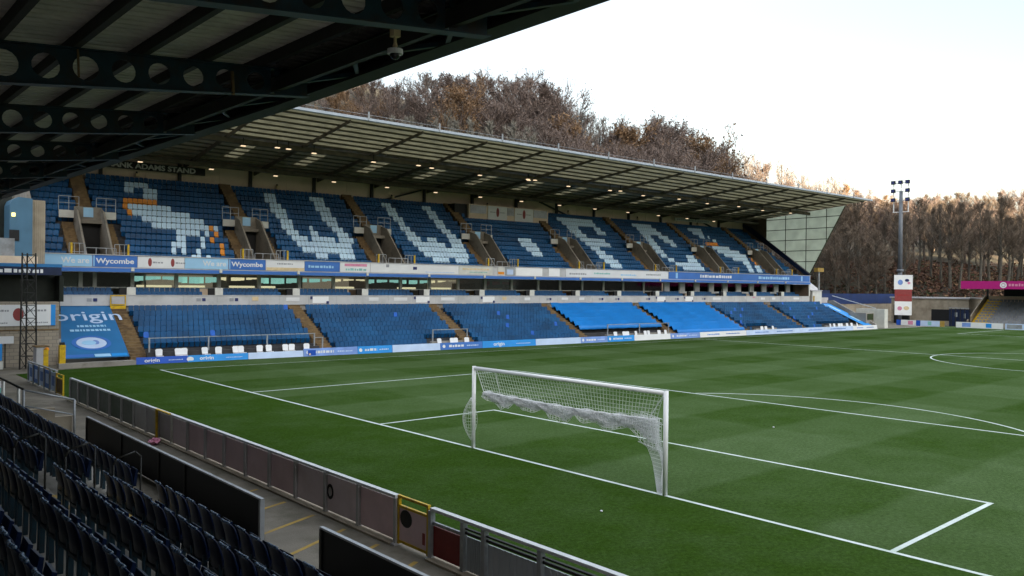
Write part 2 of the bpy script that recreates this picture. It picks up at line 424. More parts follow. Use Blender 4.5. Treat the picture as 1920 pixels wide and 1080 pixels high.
# gathered bundle: several folded layers of net in scallops
def drop(u):
    w_ = [.14, .38, .46, .18, .40, .26, .30, .58, .24, .34, .42, .52, .30, .62, .95]
    x = u*(len(w_)-1); i = min(int(x), len(w_)-2); f = x-i; return w_[i]*(1-f)+w_[i+1]*f+.05*math.sin(u*61)
for lay in range(5):
    ph = rn.uniform(0, 6); off = rn.uniform(-.09, .09); kk = rn.uniform(.55, 1.0)
    def fn(u, v, ph=ph, off=off, kk=kk):
        y = 3.50-6.75*u+.04*math.sin(v*5+ph)
        return (.24+off+.07*math.sin(u*40+ph)+.05*math.sin(v*6+ph), y, 1.76-.06*math.sin(PI*u)-drop(u)*kk*v+.02*math.sin(u*70+ph))
    net_grid(fn, 64, 7, .008, net)
net.path([(.23, 3.5-.338*i, 1.76-.06*math.sin(PI*i/20)) for i in range(21)], .022, 5)
# right side: the net falls to the foot of the post
def side_fn(u, v, q=0.):
    z = 1.85*(1-v); wdt = 1.05*(1-v)**1.5+.12
    return (.02+.22*(1-v)*u+q*u, -3.60+wdt*u+.03*math.sin(9*v), z)
net_grid(side_fn, 10, 20, .0062, net)
net_grid(lambda u, v: (side_fn(u, v, .35)[0], side_fn(u, v)[1]*1.0, side_fn(u, v)[2]), 9, 18, .006, net)
# left: a slack bag of net round the post
def bag_fn(u, v):
    z = .25+1.35*v; b = math.sin(PI*v)
    return (-.10-.24*b*math.sin(PI*u), 3.72+.30*b*math.cos(PI*u)*1., z)
net_grid(bag_fn, 11, 13, .0036, net)
# stay ropes to the corners
for y in (3.62, -3.62):
    s_ = -1 if y > 0 else 1
    net.tube((.03, y, 2.44), (.23, y+s_*(.62 if y < 0 else .12), 1.74), .012, n=4)
net.tube((.05, 2.75, 2.44), (.22, 2.7, 1.7), .011, n=4)
net.tube((.0, -3.62, 1.72), (.24, -2.9, 1.70), .014, n=4); net.tube((.0, -3.62, 1.05), (.2, -2.7, 1.15), .012, n=4)
net.build('net', 'net_white', goal)

# ------------------------------------------------------------------ far grandstand
S0, S1 = -4.15, 87.4
st = thing('grandstand', 'long two-tier stand with a sloping roof and seat mosaic along the far touchline', 'grandstand', (AX, AY, 0), TH)
VC = [-.4+11.8*j for j in range(8)]            # upper aisles / vomitories
LA = [.55, 13.45, 26.4, 39.5, 52.1, 64.5, 76.3]  # lower aisles
COLS = [7.7+6.15*k for k in range(-1, 14)]
def utop(r): return 7.19+.505*(r-1)             # seat-back top of upper row r
def ud(r): return 8.63+.69*r
def ltop(r): return .78+.335*r                  # lower rows
def ld(r): return 1.75+.68*r
def zr(d, s): return 17.25-.007*s-.0923*(d+.3)
# lower terrace
t = MB()
for r in range(10): t.box(-.2, 90.5, ld(r)-.30+.0, ld(r)+.38 if r < 9 else 8.02, -.04, ltop(r)-.78 if ltop(r)-.78 > .02 else .02)
t.box(.9, 12.6, 1.15, 1.449, -.04, .62)         # plinth of the disabled bay
t.build('lower_terrace', 'terrace_shaded', st)
for s in LA:
    m_ = MB()
    for k in range(20):
        zz = (ltop(0)-.78)+.335*10*(k/20.); m_.box(s-.5, s+.5, 1.3+.34*k, 1.3+.34*(k+1)+.02, -.03+zz*.0, zz+.19)
    m_.build('aisle_stair', 'stair_brown', st)
# upper terrace
t = MB(); GAP = .95
for r in range(15):
    f = utop(r)-.80
    if r < 7:
        segs = []; x = S0
        for c in VC: segs.append((x, c-GAP)); x = c+GAP
        segs.append((x, S1-.3))
    else: segs = [(S0, S1-.3)]
    for a_, b_ in segs: t.box(a_, b_, ud(r)-.22, ud(r)+.47 if r < 14 else 18.95, max(f-.7, 5.82+.001*r), f)
t.build('upper_terrace', 'terrace_shaded', st)
# vomitories
for j, c in enumerate(VC):
    v = MB()
    for sg in (-1, 1):
        x0, x1 = sorted((c+sg*.93, c+sg*.80))
        v.prism([(x0, 8.45, 5.9), (x0, 12.9, 5.9), (x0, 12.9, 10.5), (x0, 11.9, 10.2), (x0, 8.45, 6.75)], (x1-x0, 0, 0))
    v.box(c-.8, c+.8, 8.45, 12.9, 5.95, 6.0)
    v.box(c-.93, c+.93, 12.901, 13.02, 8.55, 10.6)            # rear wall over the opening
    v.box(c-.93, c+.93, 12.2, 12.9, 9.35, 9.6)
    vo = v.build('vomitory', 'vomitory_wall', st)
    m_ = MB(); m_.box(c-.8, c+.8, 12.85, 12.9, 6.0, 9.35); m_.build('dark_opening', 'black', vo)
    m_ = MB(); m_.box(c-.32, c+.34, 12.86, 12.898, 9.85, 10.55); m_.build('notice', 'pale_blue', vo)
    for sg in (-1, 1):                                          # side stairs
        m_ = MB(); x0, x1 = sorted((c+sg*.96, c+sg*1.72))
        for k in range(14): m_.box(x0, x1, 8.48+.345*k, 8.83+.345*k, 6.2, (utop(0)-.8)+.2525*(k+1))
        m_.build('side_stair', 'stair_brown', vo)
        m_ = MB(); x = c+sg*1.8; m_.box(x-.06, x+.06, 8.5, 8.62, 6.3, 7.75); m_.build('yellow_post', 'yellow', vo)
    def rail(s0, s1, d, zb, h, n):
        rl = MB()
        rl.box(s0, s1, d, d+.045, zb+h-.045, zb+h); rl.box(s0, s1, d, d+.04, zb+h*.5, zb+h*.5+.035)
        for i in range(n+1):
            x = s0+(s1-s0)*i/n; rl.box(x-.022, x+.022, d+.002, d+.043, zb, zb+h-.044)
        rl.build('handrail', 'steel_grey', vo)
    rail(c-.95, c+.95, 8.30, 6.45, 1.0, 3)
    for sg in (-1, 1):
        x0, x1 = sorted((c+sg*.95, c+sg*1.9)); rail(x0, x1, 8.75, 6.5, 1.25, 3)
        x0, x1 = sorted((c+sg*.58, c+sg*1.9)); rail(x0, x1, 13.1, 10.3, 1.05, 2); 
    for sg in (-1, 1):
        lp = MB(); x0, x1 = sorted((c+sg*.6, c+sg*1.9)); lp.box(x0, x1, 12.92, 13.08, 9.75, 10.3); lp.build('landing_wall', 'off_white', vo)
for c in VC:                                                    # upper aisles
    m_ = MB()
    for k in range(16): m_.box(c-.48, c+.48, 13.12+.345*k, 13.47+.345*k, 9.0, 9.75+.2525*(k+1)+.02)
    m_.build('aisle_stair', 'stair_brown', st)
# back wall and columns
m_ = MB(); m_.box(S0, S1, 18.96, 19.1, 12.5, 15.75)
for k in range(31): m_.box(S0+3.07*k-.03, S0+3.07*k+.03, 18.93, 18.961, 13.0, 15.6)
m_.build('back_wall', 'beige_wall', st)
for s in COLS:
    if s > 87: continue
    m_ = MB(); m_.box(s-.13, s+.13, 18.65, 18.9, 13.0, zr(18.8, s)-.02); m_.build('column', 'steel_dark', st)
for s, sg in ((27.3, 1), (52.6, -1), (80.2, -1)):
    m_ = MB(); m_.beam((s, 18.7, 13.6), (s+sg*4.6, 18.7, 15.0), .16, .16); m_.build('brace', 'steel_dark', st)
# exec boxes
m_ = MB(); m_.box(S0+1.2, S1-.2, 7.9, 8.05, 3.43, 4.13)
s = S0+1.9
while s < S1-.4: m_.box(s-.03, s+.03, 7.878, 7.901, 3.44, 4.13); s += 2.43
m_.box(S0+1.2, S1-.2, 7.86, 8.07, 4.131, 4.18)
par = m_.build('parapet', 'parapet_white', st)
rn = random.Random(11)
nb = MB(); s = S0+1.9
while s < S1-3:
    q = rn.random()
    if q < .42: nb.box(s+.5, s+rn.uniform(1.2, 2.0), 7.868, 7.877, 3.72, 4.0, 'white')
    elif q < .55: nb.box(s+.9, s+1.2, 7.868, 7.877, 3.72, 3.95, 'ink_grey'); nb.box(s+1.3, s+1.55, 7.868, 7.877, 3.72, 3.95, 'ink_navy')
    elif q < .62: nb.box(s+.2, s+.7, 7.868, 7.877, 3.75, 4.05, 'cream')
    elif q < .70: nb.box(s+.3, s+1.7, 7.868, 7.877, 3.55, 4.08, 'white_gloss'); nb.box(s+.1, s+.3, 7.868, 7.877, 3.85, 4.08, 'ink_navy'); nb.box(s+1.5, s+1.72, 7.85, 7.866, 3.5, 3.7, 'ink_navy')
    elif q < .74: nb.box(s+1.2, s+1.7, 7.868, 7.877, 3.95, 4.08, 'pink')
    s += 2.43
nb.build('notice', None, st)
m_ = MB(); m_.box(S0+1.0, S1-.2, 8.051, 11.9, 3.0, 3.55); m_.box(S0+1.0, S1-.2, 9.35, 10.4, 3.551, 3.95); m_.build('balcony_floor', 'concrete', st)
for s in COLS:
    if s > 86 or s < 0: continue
    m_ = MB(); m_.box(s-.28, s+.30, 8.3, 8.6, 3.55, 4.72); m_.build('balcony_pier', 'off_white', st)
    m_ = MB(); m_.box(s-.75, s-.29, 8.35, 8.55, 3.9, 4.68); m_.build('tv_screen', 'black', st)
# glazing of the boxes
m_ = MB(); m_.box(S0+1., S1-.2, 14.2, 14.3, 3.55, 5.8); m_.box(S0+1., S1-.2, 10.45, 14.2, 5.72, 5.8); m_.box(S0+1., S1-.2, 10.45, 14.2, 3.9, 4.05)
s = S0+1.
while s < S1: m_.box(s, s+.12, 10.7, 14.2, 4.05, 5.72); s += 6.15
m_.build('box_room', 'interior', st)
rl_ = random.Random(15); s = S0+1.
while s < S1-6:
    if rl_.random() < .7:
        m_ = MB(); m_.box(s+.15, s+6.1, 14.12, 14.19, 4.06, 5.7); m_.build('glow_wall', 'glow_room', st)  # glowing panel added to brighten the room from behind
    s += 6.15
rn = random.Random(5)
edges = [-3.15, -1.3, -.4, 2.1, 5.2, 8.4, 11.6, 15.0, 18.1, 21.3, 24.7, 27.8, 31.0, 34.2, 37.5, 41.0, 44.0, 47.2, 50.4, 53.5, 56.9, 60.2]
for i, (a_, b_) in enumerate(zip(edges, edges[1:])):
    w_ = MB(); w_.box(a_-.13, a_+.13, 10.36, 10.56, 4.45, 5.76); w_.box(a_+.09, b_-.09, 10.44, 10.54, 4.62, 4.72); 
    wo = w_.build('window_frame', 'off_white', st)
    pn = MB(); tilt = rn.uniform(-.05, .05)
    pn.hexa([(a_+.09, 10.48+tilt, 4.72), (b_-.09, 10.48, 4.72), (b_-.09, 10.49, 4.72), (a_+.09, 10.49+tilt, 4.72), (a_+.09, 10.48+tilt, 5.71), (b_-.09, 10.48, 5.71), (b_-.09, 10.49, 5.71), (a_+.09, 10.49+tilt, 5.71)])
    pn.build('pane', 'window_glass', wo)
    if a_ < 0: 
        bl = MB(); bl.box(a_+.1, b_-.1, 10.6, 10.64, 4.72, 5.7); bl.build('blind_or_glow', 'off_white' if i == 0 else 'interior', wo); continue
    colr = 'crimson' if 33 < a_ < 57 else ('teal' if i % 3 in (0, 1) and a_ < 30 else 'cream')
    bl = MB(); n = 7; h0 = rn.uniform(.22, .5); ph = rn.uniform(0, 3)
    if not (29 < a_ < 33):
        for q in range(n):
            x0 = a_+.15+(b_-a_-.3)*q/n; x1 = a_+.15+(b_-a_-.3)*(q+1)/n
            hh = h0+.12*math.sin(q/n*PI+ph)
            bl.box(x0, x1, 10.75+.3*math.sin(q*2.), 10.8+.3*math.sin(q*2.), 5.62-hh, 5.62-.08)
        bl.build('blind_or_glow', {'teal': 'glow_teal', 'cream': 'glow_cream'}.get(colr, colr), wo)  # cream and teal strips glow to imitate reflections; crimson ones are plain blinds
    if rn.random() < .7:
        x0 = a_+rn.uniform(.2, .9); tb = MB(); tb.box(x0, min(b_-.2, x0+rn.uniform(1.2, 2.4)), 10.75, 11.5, 4.72, 4.88); tb.build('table', 'glow_cream' if a_ < 30 else 'cream', wo)  # tables towards the left carry an added glow
    if a_ > 30:
        tb = MB(); tb.box(a_+.3, b_-.3, 11.5, 11.9, 4.1, 5.3); tb.build('cabinet', rn.choice(['stair_brown', 'interior', 'amber', 'concrete_dark']), wo)
x = 60.4; i = 0
while x < S1-1.5:                                                # the hospitality end: broad white frames, dark amber windows
    w_ = MB(); w_.box(x, x+.95, 10.35, 10.6, 4.45, 5.72); w_.box(x+.95, x+2.75, 10.4, 10.55, 4.45, 4.68)
    wo = w_.build('window_frame', 'white', st)
    pn = MB(); pn.box(x+.96, x+2.74, 10.5, 10.515, 4.68, 5.7); pn.build('pane', 'window_glass', wo)
    cu = MB(); cu.box(x+1.2, x+2.5, 10.9, 11.0, 4.68, 5.7); cu.build('curtain', ['amber', 'maroon', 'navy', 'amber', 'amber', 'stair_brown'][i % 6], wo)
    x += 2.78; i += 1
# fascia of the upper tier
m_ = MB(); m_.box(S0, S1+.1, 8.0, 8.38, 5.75, 6.95); m_.box(S0, S1+.1, 7.9, 8.0, 6.93, 6.98)
m_.box(S0, S1+.1, 8.38, 11., 5.8, 5.95)
m_.build('fascia', 'parapet_white', st)
m_ = MB(); m_.box(S0, S1+.1, 7.95, 7.999, 5.78, 6.04); m_.build('fascia_band', 'mid_blue', st)
for s in COLS:
    m_ = MB(); m_.box(s-.1, s+.1, 7.86, 7.949, 5.85, 6.12)
    if 0 < s < 86: m_.build('bracket', 'off_white', st)
# roof
m_ = MB()
DF = 8.2
def slab(mb, s0, s1, d0, d1, off, th, m=None):
    mb.hexa([(s0, d0, zr(d0, s0)+off), (s1, d0, zr(d0, s1)+off), (s1, d1, zr(d1, s1)+off), (s0, d1, zr(d1, s0)+off),
             (s0, d0, zr(d0, s0)+off+th), (s1, d0, zr(d0, s1)+off+th), (s1, d1, zr(d1, s1)+off+th), (s0, d1, zr(d1, s0)+off+th)], m)
RS0, RS1 = S0-2.0, 87.5
roof = MB(); slab(roof, RS0, RS1, DF+.002, 9.0, 0, .06)
lad = [10.8+6.15*k-18.45 for k in range(17)]
prev = RS0
for l in lad:
    if l < RS0+.5 or l > RS1-1: continue
    slab(roof, prev, l-.6, 9.0, 15.2, 0, .06); prev = l+.6
slab(roof, prev, RS1, 9.0, 15.2, 0, .06); slab(roof, RS0, RS1, 15.2, 19.6, 0, .06)
ro = roof.build('roof', 'roof_sheet_far', st)
m_ = MB(); slab(m_, RS0, RS1, -.25, DF, .0, .012); m_.build('translucent_sheeting', 'rooflight', ro)
for l in lad:
    if l < RS0+.5 or l > RS1-1: continue
    m_ = MB(); slab(m_, l-.6, l+.6, 9.0, 15.2, .02, .012); m_.build('rooflight', 'rooflight', ro)
m_ = MB()
for k in range(16):
    d = .55+1.22*k; w_ = .16 if d < DF else .12
    slab(m_, RS0, RS1, d-w_/2, d+w_/2, -.11, .105)
m_.build('purlins', 'steel_brown', ro)
for k in range(-2, 14):
    s = 8.1+6.15*k
    if s > RS1-.4: continue
    m_ = MB(); w_ = .055
    m_.hexa([(s-w_, -.1, zr(-.1, s)-.30), (s+w_, -.1, zr(-.1, s)-.30), (s+w_, 18.9, zr(18.9, s)-.5), (s-w_, 18.9, zr(18.9, s)-.5),
             (s-w_, -.1, zr(-.1, s)-.12), (s+w_, -.1, zr(-.1, s)-.12), (s+w_, 18.9, zr(18.9, s)-.12), (s-w_, 18.9, zr(18.9, s)-.12)])
    m_.build('rafter', 'steel_brown', ro)
m_ = MB(); slab(m_, RS0, RS1, DF-.14, DF+.14, -.62, .35); slab(m_, RS0, RS1, 16.1, 16.3, -.75, .3); m_.build('spine_beam', 'steel_brown', ro)
m_ = MB(); slab(m_, RS0, RS1+.35, -.50, -.26, -.10, .19); gu = m_.build('gutter', 'gutter_grey', ro)
m_ = MB()
slab(m_, RS0, RS1, -.335, -.31, .36, .02)
for k in range(16):
    s = 3.2+6.15*k
    if s < RS1: m_.box(s-.05, s+.05, -.56, -.48, zr(-.4, s)-.1, zr(-.4, s)+.55)
m_.build('safety_line', 'steel_grey', gu)
# end screen, end wall and end stair wall
P = [(2.95, 16.2), (14.92, 15.15), (14.92, 12.2), (7.93, 7.25)]
m_ = MB(); m_.prism([(S1, d, z) for d, z in P], (.03, 0, 0)); gs = m_.build('end_screen', 'gable_panel', st)
m_ = MB()
def edge_d(z): return 7.93+(2.95-7.93)*(z-7.25)/(16.2-7.25)
for z in (8.9, 10.4, 11.9, 13.4, 14.9): m_.box(S1-.06, S1-.001, edge_d(z)+.05, min(14.9, 7.93+(14.92-7.93)*(z-7.25)/(12.2-7.25)), z-.045, z+.045)
for d in (5.6, 8.6, 11.8):
    lo = 7.3+(7.93-d)*1.8 if d < 7.93 else 7.25+(d-7.93)*.71
    m_.box(S1-.07, S1-.061, d-.055, d+.055, lo, 16.2-(d-2.95)*.0877-.05)
m_.beam((S1-.06, 2.97, 16.1), (S1-.06, 7.93, 7.3), .08, .1)
m_.build('screen_frame', 'hedge_green', gs)
m_ = MB(); m_.prism([(S1, 14.93, 11.5), (S1, 19.1, 13.), (S1, 19.1, 15.0), (S1, 14.93, 15.3)], (.1, 0, 0)); m_.build('end_wall', 'brown_wall', st)
m_ = MB(); m_.prism([(S1-.16, 8.0, 6.6), (S1-.16, 18.9, 14.2), (S1-.16, 18.9, 14.65), (S1-.16, 17.5, 14.1), (S1-.16, 8.2, 7.35), (S1-.16, 8.0, 7.2)], (.12, 0, 0)); m_.build('end_barrier', 'navy', st)
m_ = MB(); m_.prism([(S0-.02, 8.0, 5.0), (S0-.02, 8.0, 8.1), (S0-.02, 17.5, 14.9), (S0-.02, 19.1, 14.9), (S0-.02, 19.1, 5.0)], (-.22, 0, 0)); m_.build('end_wall', 'concrete', st)
m_ = MB(); m_.box(S1-.15, S1+.05, 8.1, 14.3, -.04, 5.74); m_.build('end_wall', 'brown_wall', st)
m_ = MB(); m_.box(S1-.15, S1+.1, 8.0, 8.3, 4.2, 5.74); m_.build('end_post', 'off_white', st)
# disabled bay rails
def bay_rail(s0, s1, d, posts, zb=.55, zt=1.55):
    m_ = MB(); m_.box(s0, s1, d-.03, d+.03, zt-.06, zt)
    for x in posts: m_.box(x-.045, x+.045, d-.04, d+.04, .0, zt-.061)
    m_.build('bay_rail', 'steel_grey', st)
bay_rail(.98, 12.3, 1.28, (1.05, 4.75, 8.75, 12.25)); m_ = MB(); m_.box(12.3, 12.9, 1.25, 1.31, 1.2, 1.25); m_.box(12.85, 12.93, 1.24, 1.32, 0, 1.25); m_.build('bay_rail', 'steel_grey', st)
bay_rail(22.3, 25.8, 1.28, (22.35, 25.7)); bay_rail(41.9, 50.8, 1.28, (42, 46.4, 50.7)); 
for a_, b_ in ((22.2, 25.9), (41.8, 51), (65.5, 69.5), (80, 88.5)):
    m_ = MB(); m_.box(a_, b_, 1.15, 1.449, -.04, .6); m_.build('bay_plinth', 'concrete', st)
# ------------------------------------------------------------------ the far seats (thousands: one object)
def inpoly(x, y, P):
    c = False; n = len(P); j = n-1
    for i in range(n):
        xi, yi = P[i]; xj, yj = P[j]
        if (yi > y) != (yj > y) and x < (xj-xi)*(y-yi)/(yj-yi)+xi: c = not c
        j = i
    return c
BIRD = {13: [('b', 3.05, 4.89)], 12: [('b', 2.75, 3.78), ('b', 4.3, 5.44)], 11: [('b', 4.31, 5.4)], 10: [('o', 2.7, 5.03)],
        9: [('o', 2.34, 2.72), ('b', 2.80, 5.8)], 8: [('o', 2.4, 2.74), ('b', 2.75, 7.06)], 7: [('b', 3.28, 8.22)],
        6: [('b', 4.05, 8.2), ('o', 8.34, 8.7), ('b', 8.75, 9.05)], 5: [('b', 5.6, 7.44), ('b', 7.9, 8.25), ('o', 8.43, 8.78)],
        4: [('b', 5.6, 6.3), ('b', 7.2, 7.5), ('o', 7.92, 8.27)], 3: [('b', 4.92, 5.92), ('b', 6.88, 7.52), ('o', 8.36, 8.76)],
        2: [('b', 4.54, 4.9), ('b', 5.34, 5.7), ('b', 6.5, 6.85), ('o', 8.44, 8.8)], 1: [('b', 6.15, 6.5), ('b', 7.0, 7.35)]}
PALE = [
 [(14.54, 13.2), (15.69, 13.2), (15.91, 5.91), (16.41, 5.04), (16.4, 3.96), (16.74, 4.47), (17.3, 7.4), (17.75, 6.11), (18.87, 5.13), (18.7, 4.19), (19.18, 4.39), (19.5, 6.16), (19.2, 6.76), (19.15, 13.2), (20.38, 13.2), (20.36, 6.71), (20.69, 5.0), (19.58, 1.4), (18.49, 1.4), (18.4, 2.52), (17.96, 2.9), (17.7, 2.9), (17.2, 1.4), (16.16, 1.4), (16.1, 2.5), (15.5, 2.6), (15.1, 3.8), (14.75, 7)],
 [(26.63, 13.2), (27.69, 13.2), (27.83, 7.65), (28.07, 5.97), (28.61, 5.01), (28.7, 4.36), (29.4, 7.1), (30.3, 5.86), (30.86, 4.71), (31.06, 4.38), (31.6, 6.0), (31.3, 12.81), (31.3, 13.2), (32.48, 13.2), (32.6, 6.76), (32.91, 5.92), (32.48, 3.32), (31.66, 1.3), (30.57, 1.3), (30.39, 2.18), (30.0, 2.81), (29.3, 1.4), (28.35, 1.4), (27.6, 2.5), (27.2, 3.43), (26.9, 6.38)],
 [(41.0, 7.9), (42.4, 7.8), (42.9, 5.75), (42.2, 3.3), (41.3, 3.2), (40.6, 5.17)],
 [(49.7, 13.2), (55.5, 13.2), (55.6, 9.6), (54.4, 9.6), (54.35, 11.2), (51.93, 11.2), (51.74, 8.2), (54.3, 8.2), (54.4, 6.2), (52.2, 6.0), (53.0, 2.8), (53.0, 1.3), (51.2, 1.3), (50.0, 10.8)],
 [(62.6, 13.2), (65.9, 13.2), (67.3, 8.2), (66.2, 7.6), (64.5, 11), (63.9, 10.4), (62.9, 4.5), (63.5, 3.5), (65.5, 3.0), (67.0, 6.0), (68.0, 5.8), (67.0, 1.3), (63.6, 1.2), (62.6, 3.2), (61.6, 5.4)],
 [(73.3, 13.2), (76.3, 13.2), (75.1, 10.9), (74.0, 10.4)], [(75.5, 11.6), (77, 10.2), (76.2, 9.7)],
 [(74.3, 8.3), (77.28, 8.6), (78.6, 7.2), (79.9, 6.6), (77.2, 1.2), (76.07, 1.1), (77.23, 4.27), (75.58, 5.23), (74.6, 6.6)],
 [(80.9, 5.2), (78.6, 1.1), (77.9, 1.1), (78.84, 3.4)]]
ORNG = [[(74.2, 9.9), (76.7, 9.9), (75.9, 8.4), (73.6, 8.4)], [(80.0, 5.8), (80.1, 3.7), (79.3, 3.0)]]
seats = MB(); rn = random.Random(21)
def far_seat(s, d, top, m):
    w = .166
    j = rn.uniform(-.012, .012); top += j
    dk = m
    # back rest, leaning back, rounded at the shoulders
    p = [(s-w, d, top-.37), (s+w, d, top-.37), (s+w, d+.05, top-.05), (s+w*.7, d+.06, top), (s-w*.7, d+.06, top), (s-w, d+.05, top-.05)]
    q = [(a, b+.035, c) for a, b, c in p]
    A = [W(*k) for k in p+q]; n = 6
    seats.add(A, [(5, 4, 3, 2, 1, 0), (0, 1, 7, 6), (1, 2, 8, 7), (2, 3, 9, 8), (3, 4, 10, 9), (4, 5, 11, 10), (5, 0, 6, 11)], m)
    # folded seat pan, tipped up
    t = rn.choice((0, 0, 0, .05)); w *= .84
    p = [(s-w, d-.16-t, top-.37), (s+w, d-.16-t, top-.37), (s+w, d-.03, top-.70), (s-w, d-.03, top-.70)]
    q = [(a, b+.05, c+.03) for a, b, c in p]
    A = [W(*k) for k in p+q]
    seats.add(A, [(0, 1, 2, 3), (4, 7, 6, 5), (0, 4, 5, 1), (1, 5, 6, 2), (2, 6, 7, 3), (3, 7, 4, 0)], m)
PIT_S = .362
for r in range(15):
    s = S0+.35+(.18 if r % 2 else 0)
    while s < S1-.8:
        c = min(VC, key=lambda q: abs(q-s))
        ok = abs(s-c) > (2.05 if r < 7 else .68)
        if r >= 12 and 36.2 < s < 47.9: ok = False
        if ok:
            m = 'seat_navy'
            for k, a_, b_ in BIRD.get(r, []):
                if a_ <= s < b_+.02: m = 'seat_orange' if k == 'o' else 'seat_pale'
            if any(inpoly(s, r, P) for P in PALE): m = 'seat_pale'
            if any(inpoly(s, r, P) for P in ORNG): m = 'seat_orange'
            far_seat(s, ud(r), utop(r), m)
        s += PIT_S
for r in range(9):
    s = 1.3+(.18 if r % 2 else 0)
    while s < 88.6-.45*(8-r)*0:
        c = min(LA, key=lambda q: abs(q-s)); ok = abs(s-c) > .68
        if r < 2 and any(a_ < s < b_ for a_, b_ in ((.9, 12.9), (22.2, 25.9), (41.8, 51), (65.5, 69.5), (80, 88.6))): ok = r == 1 and False
        if 39.9 < s < 64.1: ok = False
        if s > 84.3+r*.0 and s > 92: ok = False
        if ok: far_seat(s, ld(r), ltop(r), 'seat_royal' if rn.random() < .014 else 'seat_navy')
        s += PIT_S
for r in range(2):
    s = S0+1.6
    while s < S1-1:
        c = min(COLS, key=lambda q: abs(q-s))
        if not (-.85 < s-c < .4): far_seat(s, 8.9+.62*r, 4.42+.27*r, 'seat_navy')
        s += PIT_S
# the visiting end
AX0 = 109.5
for r in range(9):
    y = 25.4
    while y > -6:
        x = AX0+.7*r; top = 1.05+.36*r
        if not (16.4 < y < 17.4):
            m = 'seat_grey'
            seats.add([(x, y-.2, top-.4), (x, y+.2, top-.4), (x+.05, y+.2, top), (x+.05, y-.2, top), (x-.25, y-.18, top-.4), (x-.25, y+.18, top-.4)], [(0, 1, 2, 3), (0, 4, 5, 1)], m)
        y -= .48
tag(seats.build('stadium_seats', None), 'rows of small navy plastic seats filling the far stands, some pale blue and orange making letters', 'seats', kind='stuff')

# ------------------------------------------------------------------ things on and in front of the far stand
def sthing(name, label, cat, s, d, z, group=None): return thing(name, label, cat, W(s, d, z), TH, group)
FACE = (R(90), 0, 0)
# pitch-side boards
BD = [(0., 3.1, 'royal_blue', 'royal blue advertising board reading origin, at the near end of the far touchline', 'origin'),
      (3.1, 7.0, 'cyan_blue', 'bright cyan advertising board reading origin, second along the far touchline', 'origin'),
      (7.0, 10.9, 'ice_blue', 'pale blue advertising board between the cyan board and a blue one, below the white chairs', None),
      (10.9, 15.1, 'periwinkle', 'blue advertising board with a bright left end at the foot of a brown stair', 'bars'),
      (15.1, 18.0, 'cyan_blue', 'short light blue advertising board just right of the first brown aisle stair', 'bars'),
      (18., 22.3, 'ice_blue', 'pale advertising board under the middle of the second navy seat block', None),
      (22.3, 26.4, 'mid_blue', 'mid blue advertising board with small white print below the second white chair bay', 'bars'),
      (26.4, 32.1, 'cyan_blue', 'light blue advertising board reading origin, right of the second aisle stair', 'origin'),
      (32.1, 37.4, 'ice_blue', 'long pale advertising board beneath the third navy seat block', None),
      (37.4, 40.8, 'periwinkle', 'blue advertising board at the foot of the aisle left of the bright blue sheets', 'bars'),
      (40.8, 44.4, 'cyan_blue', 'light blue advertising board under the left part of the first bright blue sheet', 'bars'),
      (44.4, 49.6, 'white', 'white advertising board under the chairs of the bright blue block', 'blank'),
      (49.6, 54.2, 'periwinkle', 'blue and white advertising board at the aisle between the two bright blue sheets', 'bars'),
      (54.2, 62.1, 'white', 'long white advertising board beneath the second bright blue sheet', 'bars2'),
      (62.1, 72.5, 'ice_blue', 'pale blue advertising board at the right edge of the bright blue sheets', 'bars2'),
      (72.5, 84.4, 'ice_blue', 'long pale advertising board below the last navy seat block of the lower tier', 'bars2'),
      (84.4, 90.4, 'white', 'white advertising board at the far right end of the far touchline', 'bars2')]
for i, (a_, b_, m, lab, kind) in enumerate(BD):
    h = .42 if i < 3 else .54
    o = sthing('advertising_board', lab, 'advertising board', a_, 0, 0, 'boards along the far touchline')
    w = b_-a_-.03
    m_ = MB(); m_.prism([(0, 0, 0), (w, 0, 0), (w, .07, h), (0, .07, h)], (0, .05, 0)); m_.build('panel', m, o)
    m_ = MB()
    for x in (.3, w/2, w-.3): m_.beam((x, .125, h*.8), (x, .5, .02), .04, .04)
    m_.build('prop', 'steel_dark', o)
    rot = (R(90)-math.atan2(.07, h), 0, 0)
    pr = MB()
    if kind == 'origin':
        lettering('origin', h*.75, o, 'white', (w*.3, .07*.5-.006, h*.5), rot, sx=1.25, bold=.006)
        bars(pr, w*.62, w*.9, .028, h*.4, h*.14, 'ice_blue', i)
        if i == 1:
            pr.disc((.12, .03, h*.45), (1, 0, 0), (0, .15, 1), .22, .15, -.01, m='white'); pr.disc((.42, .03, h*.35), (1, 0, 0), (0, .15, 1), .16, .1, -.01, m='off_white')
    elif kind == 'bars':
        bars(pr, w*.2, w*.55, .03, h*.35, h*.35, 'white', i); bars(pr, w*.62, w*.9, .03, h*.4, h*.2, 'ice_blue', i+50)
        pr.disc((w*.08, .03, h*.5), (1, 0, 0), (0, .15, 1), .13, .13, -.01, m='white')
        if i == 3: pr.box(.3, .9, .0, .02, .06, h*.8, 'royal_blue'); pr.disc((.45, .0, .2), (1, 0, 0), (0, .15, 1), .08, .12, -.01, m='cream')
    elif kind == 'bars2':
        bars(pr, w*.15, w*.4, .03, h*.35, h*.3, 'periwinkle', i); bars(pr, w*.55, w*.85, .03, h*.4, h*.22, 'mid_blue', i+50)
    if pr.v: pr.build('print', None, o)
